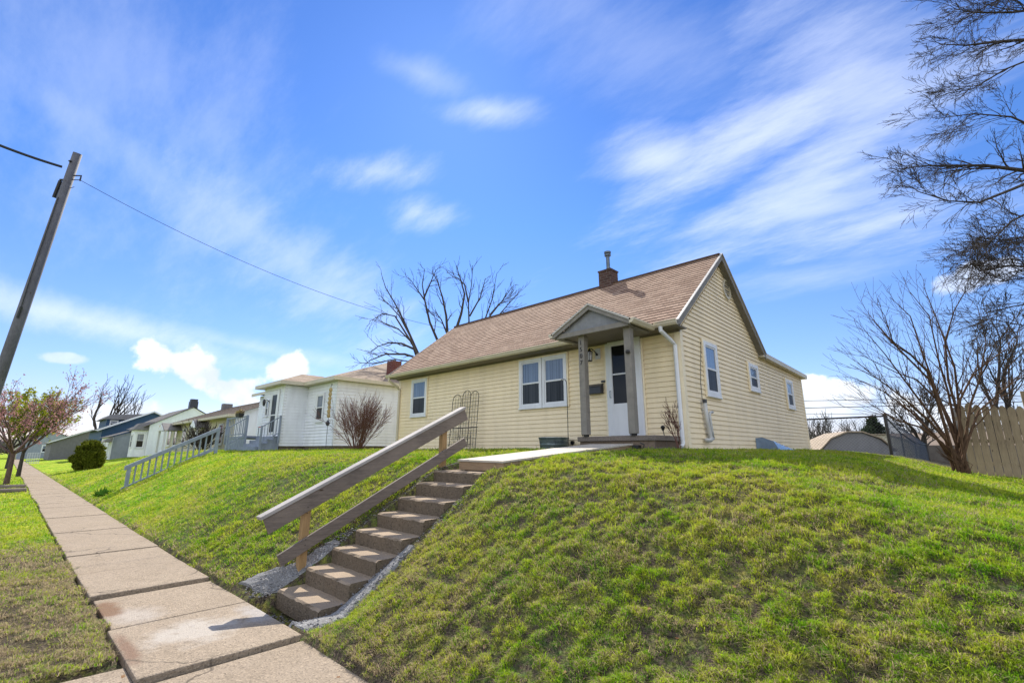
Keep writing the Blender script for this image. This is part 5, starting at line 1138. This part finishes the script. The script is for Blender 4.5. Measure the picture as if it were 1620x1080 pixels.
def blades(n,xr,yr,h,w,dmin,dmax,seed,power=2.0,flat=False):
    g=np.random.default_rng(seed); m=int(n*6)
    th=g.uniform(R(-3),R(97),m); 
    # sample distance so that density ~ 1/d^power
    u=g.random(m)
    if power==2: d=dmin*(dmax/dmin)**u
    else:
        e_=2-power; d=(dmin**e_+u*(dmax**e_-dmin**e_))**(1/e_)
    X=-d*np.cos(th); Y=d*np.sin(th)
    ok=inpoly(X,Y)&(X>xr[0])&(X<xr[1])&(Y>yr[0])&(Y<yr[1]); X=X[ok];Y=Y[ok];d=d[ok]
    # thin, clumpy turf
    cl=L3(X*3.1,Y*3.1)*.25+L4(X*12+5,Y*12)*.45+L2(X*23,Y*23+3)*.3; keep=g.random(len(X))<np.clip((cl-.28)*3.2,.10,1); X=X[keep][:n];Y=Y[keep][:n];d=d[keep][:n];cl=cl[keep][:n]; k=len(X)
    Z=ter(X,Y,True); Z=np.where((Y>.8)&(Y<2.12),np.maximum(Z,.0),Z)
    sc=np.clip(d/5,.75,6)**.75
    hh=h*g.uniform(.5,1.35,k)*np.where(g.random(k)<.03,2.0,1)*sc**.55*(.35+1.3*cl); ww=w*sc
    edge=np.exp(-((Y-2.12)/.10)**2)+np.exp(-((Y-.84)/.06)**2); 
    a=g.uniform(0,6.283,k); lean=g.uniform(.3,1.9,k) if not flat else g.uniform(3,7,k); la_=g.uniform(0,6.283,k)
    lx=np.cos(la_)*lean*hh; ly=np.sin(la_)*lean*hh-hh*.35*(Y>2.1)*(Y<5.5)
    tx=np.cos(a)*ww/2; ty=np.sin(a)*ww/2
    b0=np.stack([X-tx,Y-ty,Z-.006],1); b1=np.stack([X+tx,Y+ty,Z-.006],1); m0=np.stack([X+lx*.35+tx*.7,Y+ly*.35+ty*.7,Z+hh*.6],1); m1=np.stack([X+lx*.35-tx*.7,Y+ly*.35-ty*.7,Z+hh*.6],1); t_=np.stack([X+lx,Y+ly,Z+hh*(1-.3*np.minimum(lean,2.5))+(.006 if flat else 0)],1)
    v=np.stack([b0,b1,m0,m1,t_],1).reshape(-1,3); i=np.arange(k)*5
    f=np.concatenate([np.stack([i,i+1,i+2],1),np.stack([i,i+2,i+3],1),np.stack([i+3,i+2,i+4],1)]); tint=np.stack([g.random(k),g.random(k)+(1.3 if flat else 0),np.clip(cl+g.normal(size=k)*.08,0,1) if not flat else g.uniform(.4,1,k)],1)
    return v,f,tint
GV=[];GF=[];GT=[];off=0
for args in ((420000,(-14,6),(-1.7,12),.030,.0058,1.6,9.5,11),(150000,(-12,6),(-1.7,9),.009,.0045,1.6,7.5,13,2.0,True),(190000,(-60,6),(-1.7,18),.030,.0065,8.5,48,12)):
    v,f,t=blades(*args); GV.append(v);GF.append(f+off);GT.append(np.repeat(t,5,axis=0)); off+=len(v)
V_=np.concatenate(GV);F_=np.concatenate(GF);T_=np.concatenate(GT)
go=np_mesh('grass',V_,F_,M['grass'],False)
ca=go.data.color_attributes.new('tint','FLOAT_COLOR','POINT'); ca.data.foreach_set('color',np.concatenate([T_,np.ones((len(T_),1))],1).astype(np.float32).ravel())
tag(go,'short patchy green and straw coloured grass covering the bank and lawns','grass',kind='stuff')
# fallen leaves and twigs
g=np.random.default_rng(91); lm=MB()
for k in range(420):
    th=g.uniform(0,R(92)); d=2.2*(9/2.2)**g.random(); x=-d*math.cos(th); y=d*math.sin(th)
    if y>8.7 or (y>.9 and y<2.08 and g.random()<.85) or (-5.95<x<-4.8 and y<5.2): continue
    z=max(tzr(x,y),.0 if y<2.1 else -9)+.012; a=g.uniform(0,6.28); q=g.uniform(.010,.024); u=Vector((math.cos(a),math.sin(a),g.uniform(-.3,.3)))*q; w_=Vector((-math.sin(a),math.cos(a),g.uniform(-.4,.4)))*q*.6; p=Vector((x,y,z))
    lm.face([p-u,p+w_,p+u*1.1,p-w_])
tag(lm.obj('leaf_litter',M['litter']),'small dry brown leaves scattered over the bank and verge','leaves',kind='stuff')
# ------------------------------------------------------------------ light
SUN=Vector((-.56,.44,.68)).normalized()
el=math.asin(SUN.z); az=math.atan2(SUN.x,SUN.y)
sl_=bpy.data.lights.new('sun','SUN'); sl_.energy=5.0; sl_.angle=R(.53); sl_.color=(1,.93,.82)
so=bpy.data.objects.new('sun',sl_); link(so); so.rotation_euler=SUN.to_track_quat('Z','Y').to_euler()
w=bpy.data.worlds.new('World'); SC.world=w; w.use_nodes=True; t=w.node_tree; N=t.nodes; Lk=t.links
bg=N['Background']
class WT(NT):
    def __init__(s): s.t=t; s.n=N; s.l=Lk
q=WT()
sky=N.new('ShaderNodeTexSky'); sky.sky_type='NISHITA'; sky.sun_disc=False; sky.sun_elevation=el; sky.sun_rotation=az; sky.air_density=1.0; sky.dust_density=.1; sky.ozone_density=2.5
tc=N.new('ShaderNodeTexCoord'); gen=tc.outputs['Generated']
sp=N.new('ShaderNodeSeparateXYZ'); Lk.new(gen,sp.inputs[0])
tint=q.ramp(sp.outputs[2],[(0,(.80,.68,.86)),(.14,(.68,.75,.98)),(.45,(.48,.74,1.14)),(.85,(.37,.63,1.12))])
base=q.mix(1.0,sky.outputs[0],tint,'MULTIPLY')
def dirv(x,y): 
    d=(FW+Rt*((x-810)/FPX)-UPV*((y-540)/FPX)).normalized(); return d
zc=q.math('MAXIMUM',sp.outputs[2],.0); inv=q.math('DIVIDE',1.0,q.math('ADD',zc,.22))
pc=N.new('ShaderNodeVectorMath'); pc.operation='SCALE'; Lk.new(gen,pc.inputs[0]); Lk.new(inv,pc.inputs['Scale'])
mp=N.new('ShaderNodeMapping'); Lk.new(pc.outputs[0],mp.inputs['Vector']); mp.inputs['Rotation'].default_value=(0,0,R(-35)); mp.inputs['Scale'].default_value=(.9,2.6,1)
NW_=q.noise(mp.outputs[0],2.2,9,.66); NP_=q.noise(gen,13,7,.55); NS_=q.noise(gen,3.2,5,.55)
def cloud_blob(x,y,sx,sy,ang,amp,nz_,warp,r0,r1):
    """soft cloud placed in the sky by world direction (elliptical in its own tangent frame)"""
    c=dirv(x,y); e=Vector((-c.y,c.x,0)).normalized()
    if e.dot(Rt)<0: e=-e
    n_=e.cross(c)
    if n_.z<0: n_=-n_
    ca_,sa=math.cos(R(ang)),math.sin(R(ang)); a1=(e*ca_+n_*sa)/R(sx); a2=(-e*sa+n_*ca_)/R(sy)
    def dot(v):
        m=N.new('ShaderNodeVectorMath'); m.operation='DOT_PRODUCT'; Lk.new(gen,m.inputs[0]); m.inputs[1].default_value=v; return m.outputs['Value']
    da=q.math('SUBTRACT',dot(a1),c.dot(a1)); db=q.math('SUBTRACT',dot(a2),c.dot(a2))
    d=q.math('SQRT',q.math('ADD',q.math('MULTIPLY',da,da),q.math('MULTIPLY',db,db)))
    d=q.math('ADD',d,q.math('MULTIPLY',q.math('SUBTRACT',nz_,.5),warp*2))
    vis=N.new('ShaderNodeMapRange'); vis.interpolation_type='SMOOTHSTEP'; Lk.new(d,vis.inputs[0]); vis.inputs[1].default_value=r1; vis.inputs[2].default_value=r0; vis.inputs[3].default_value=0; vis.inputs[4].default_value=amp
    return q.math('MULTIPLY',vis.outputs[0],q.math('GREATER_THAN',dot(tuple(c)),.3))
acc=None
for a in ((1180,225,17,4.2,17,.62,1.6),(1040,248,7,3.2,-6,.6,1.3),(1345,110,8,11,30,.5,1.6),(1300,265,17,4.5,22,.55,1.6),(1400,350,13,3.2,-4,.6,1.5),(1290,330,9,2,-4,.5,1.3),
          (600,272,6.5,2.4,10,.55,1.5),(660,335,4,2.4,4,.5,1.5),(775,177,5.5,1.7,2,.55,1.3),(670,118,6,1.8,-12,.3,1.3),
          (140,508,21,1.8,-8,.62,.9),(240,270,30,4,-24,.26,1.5),(140,120,22,13,-20,.2,1.9),(430,390,26,5,-28,.36,1.5),(1270,440,9,1.6,0,.35,1.1),(400,548,15,1.1,-6,.35,.9),(950,30,20,6,-30,.2,1.6)):
    b_=cloud_blob(*a[:6],NW_,a[6],-.5,1.35); acc=b_ if acc is None else q.math('MAXIMUM',acc,b_)
cum=None
for a in ((325,592,4.9,2.5,-14,1.0,1.5),(365,612,4.4,2.4,-14,1.0,1.5),(300,575,2.4,1.6,0,1.,1.4),(458,583,2.6,2.1,0,1.0,1.5),(100,566,2.0,.7,0,.55,.9),
          (1290,640,4.6,2.8,0,1.0,1.5),(1345,632,3.2,2.2,0,1.0,1.4),(1400,672,8,3.2,-10,1.0,1.4),(195,655,4.5,1.6,10,.9,1.2),(1545,440,3.4,1.3,0,.6,1.2)):
    b_=cloud_blob(*a[:6],NP_,a[6],.62,.98); cum=b_ if cum is None else q.math('MAXIMUM',cum,b_)
m=N.new('ShaderNodeVectorMath'); m.operation='DOT_PRODUCT'; Lk.new(gen,m.inputs[0]); m.inputs[1].default_value=(.62,-.72,.3)
side=N.new('ShaderNodeMapRange'); side.interpolation_type='SMOOTHSTEP'; Lk.new(m.outputs['Value'],side.inputs[0]); side.inputs[1].default_value=.05; side.inputs[2].default_value=.55
back=q.math('MULTIPLY',q.ramp(NS_,[(.36,0.),(.58,1.)]),side.outputs[0])  # unseen bright cloud bank behind the camera, added to fill the shaded walls
wisp=q.mix(acc,base,(7.0,7.5,8.6))
ccol=q.mix(q.ramp(NP_,[(.38,0.),(.62,1.)]),(7.3,7.6,8.0),(5.3,5.9,7.0))
full=q.mix(cum,wisp,ccol); full=q.mix(back,full,(11.6,12.1,12.9))
Lk.new(full,bg.inputs[0]); bg.inputs[1].default_value=.10
SC.view_settings.view_transform='Standard'; SC.view_settings.look='None'; SC.view_settings.exposure=.7; SC.view_settings.gamma=1
SC.cycles.max_bounces=5; SC.cycles.diffuse_bounces=3; SC.cycles.glossy_bounces=2; SC.cycles.transmission_bounces=3; SC.cycles.transparent_max_bounces=8
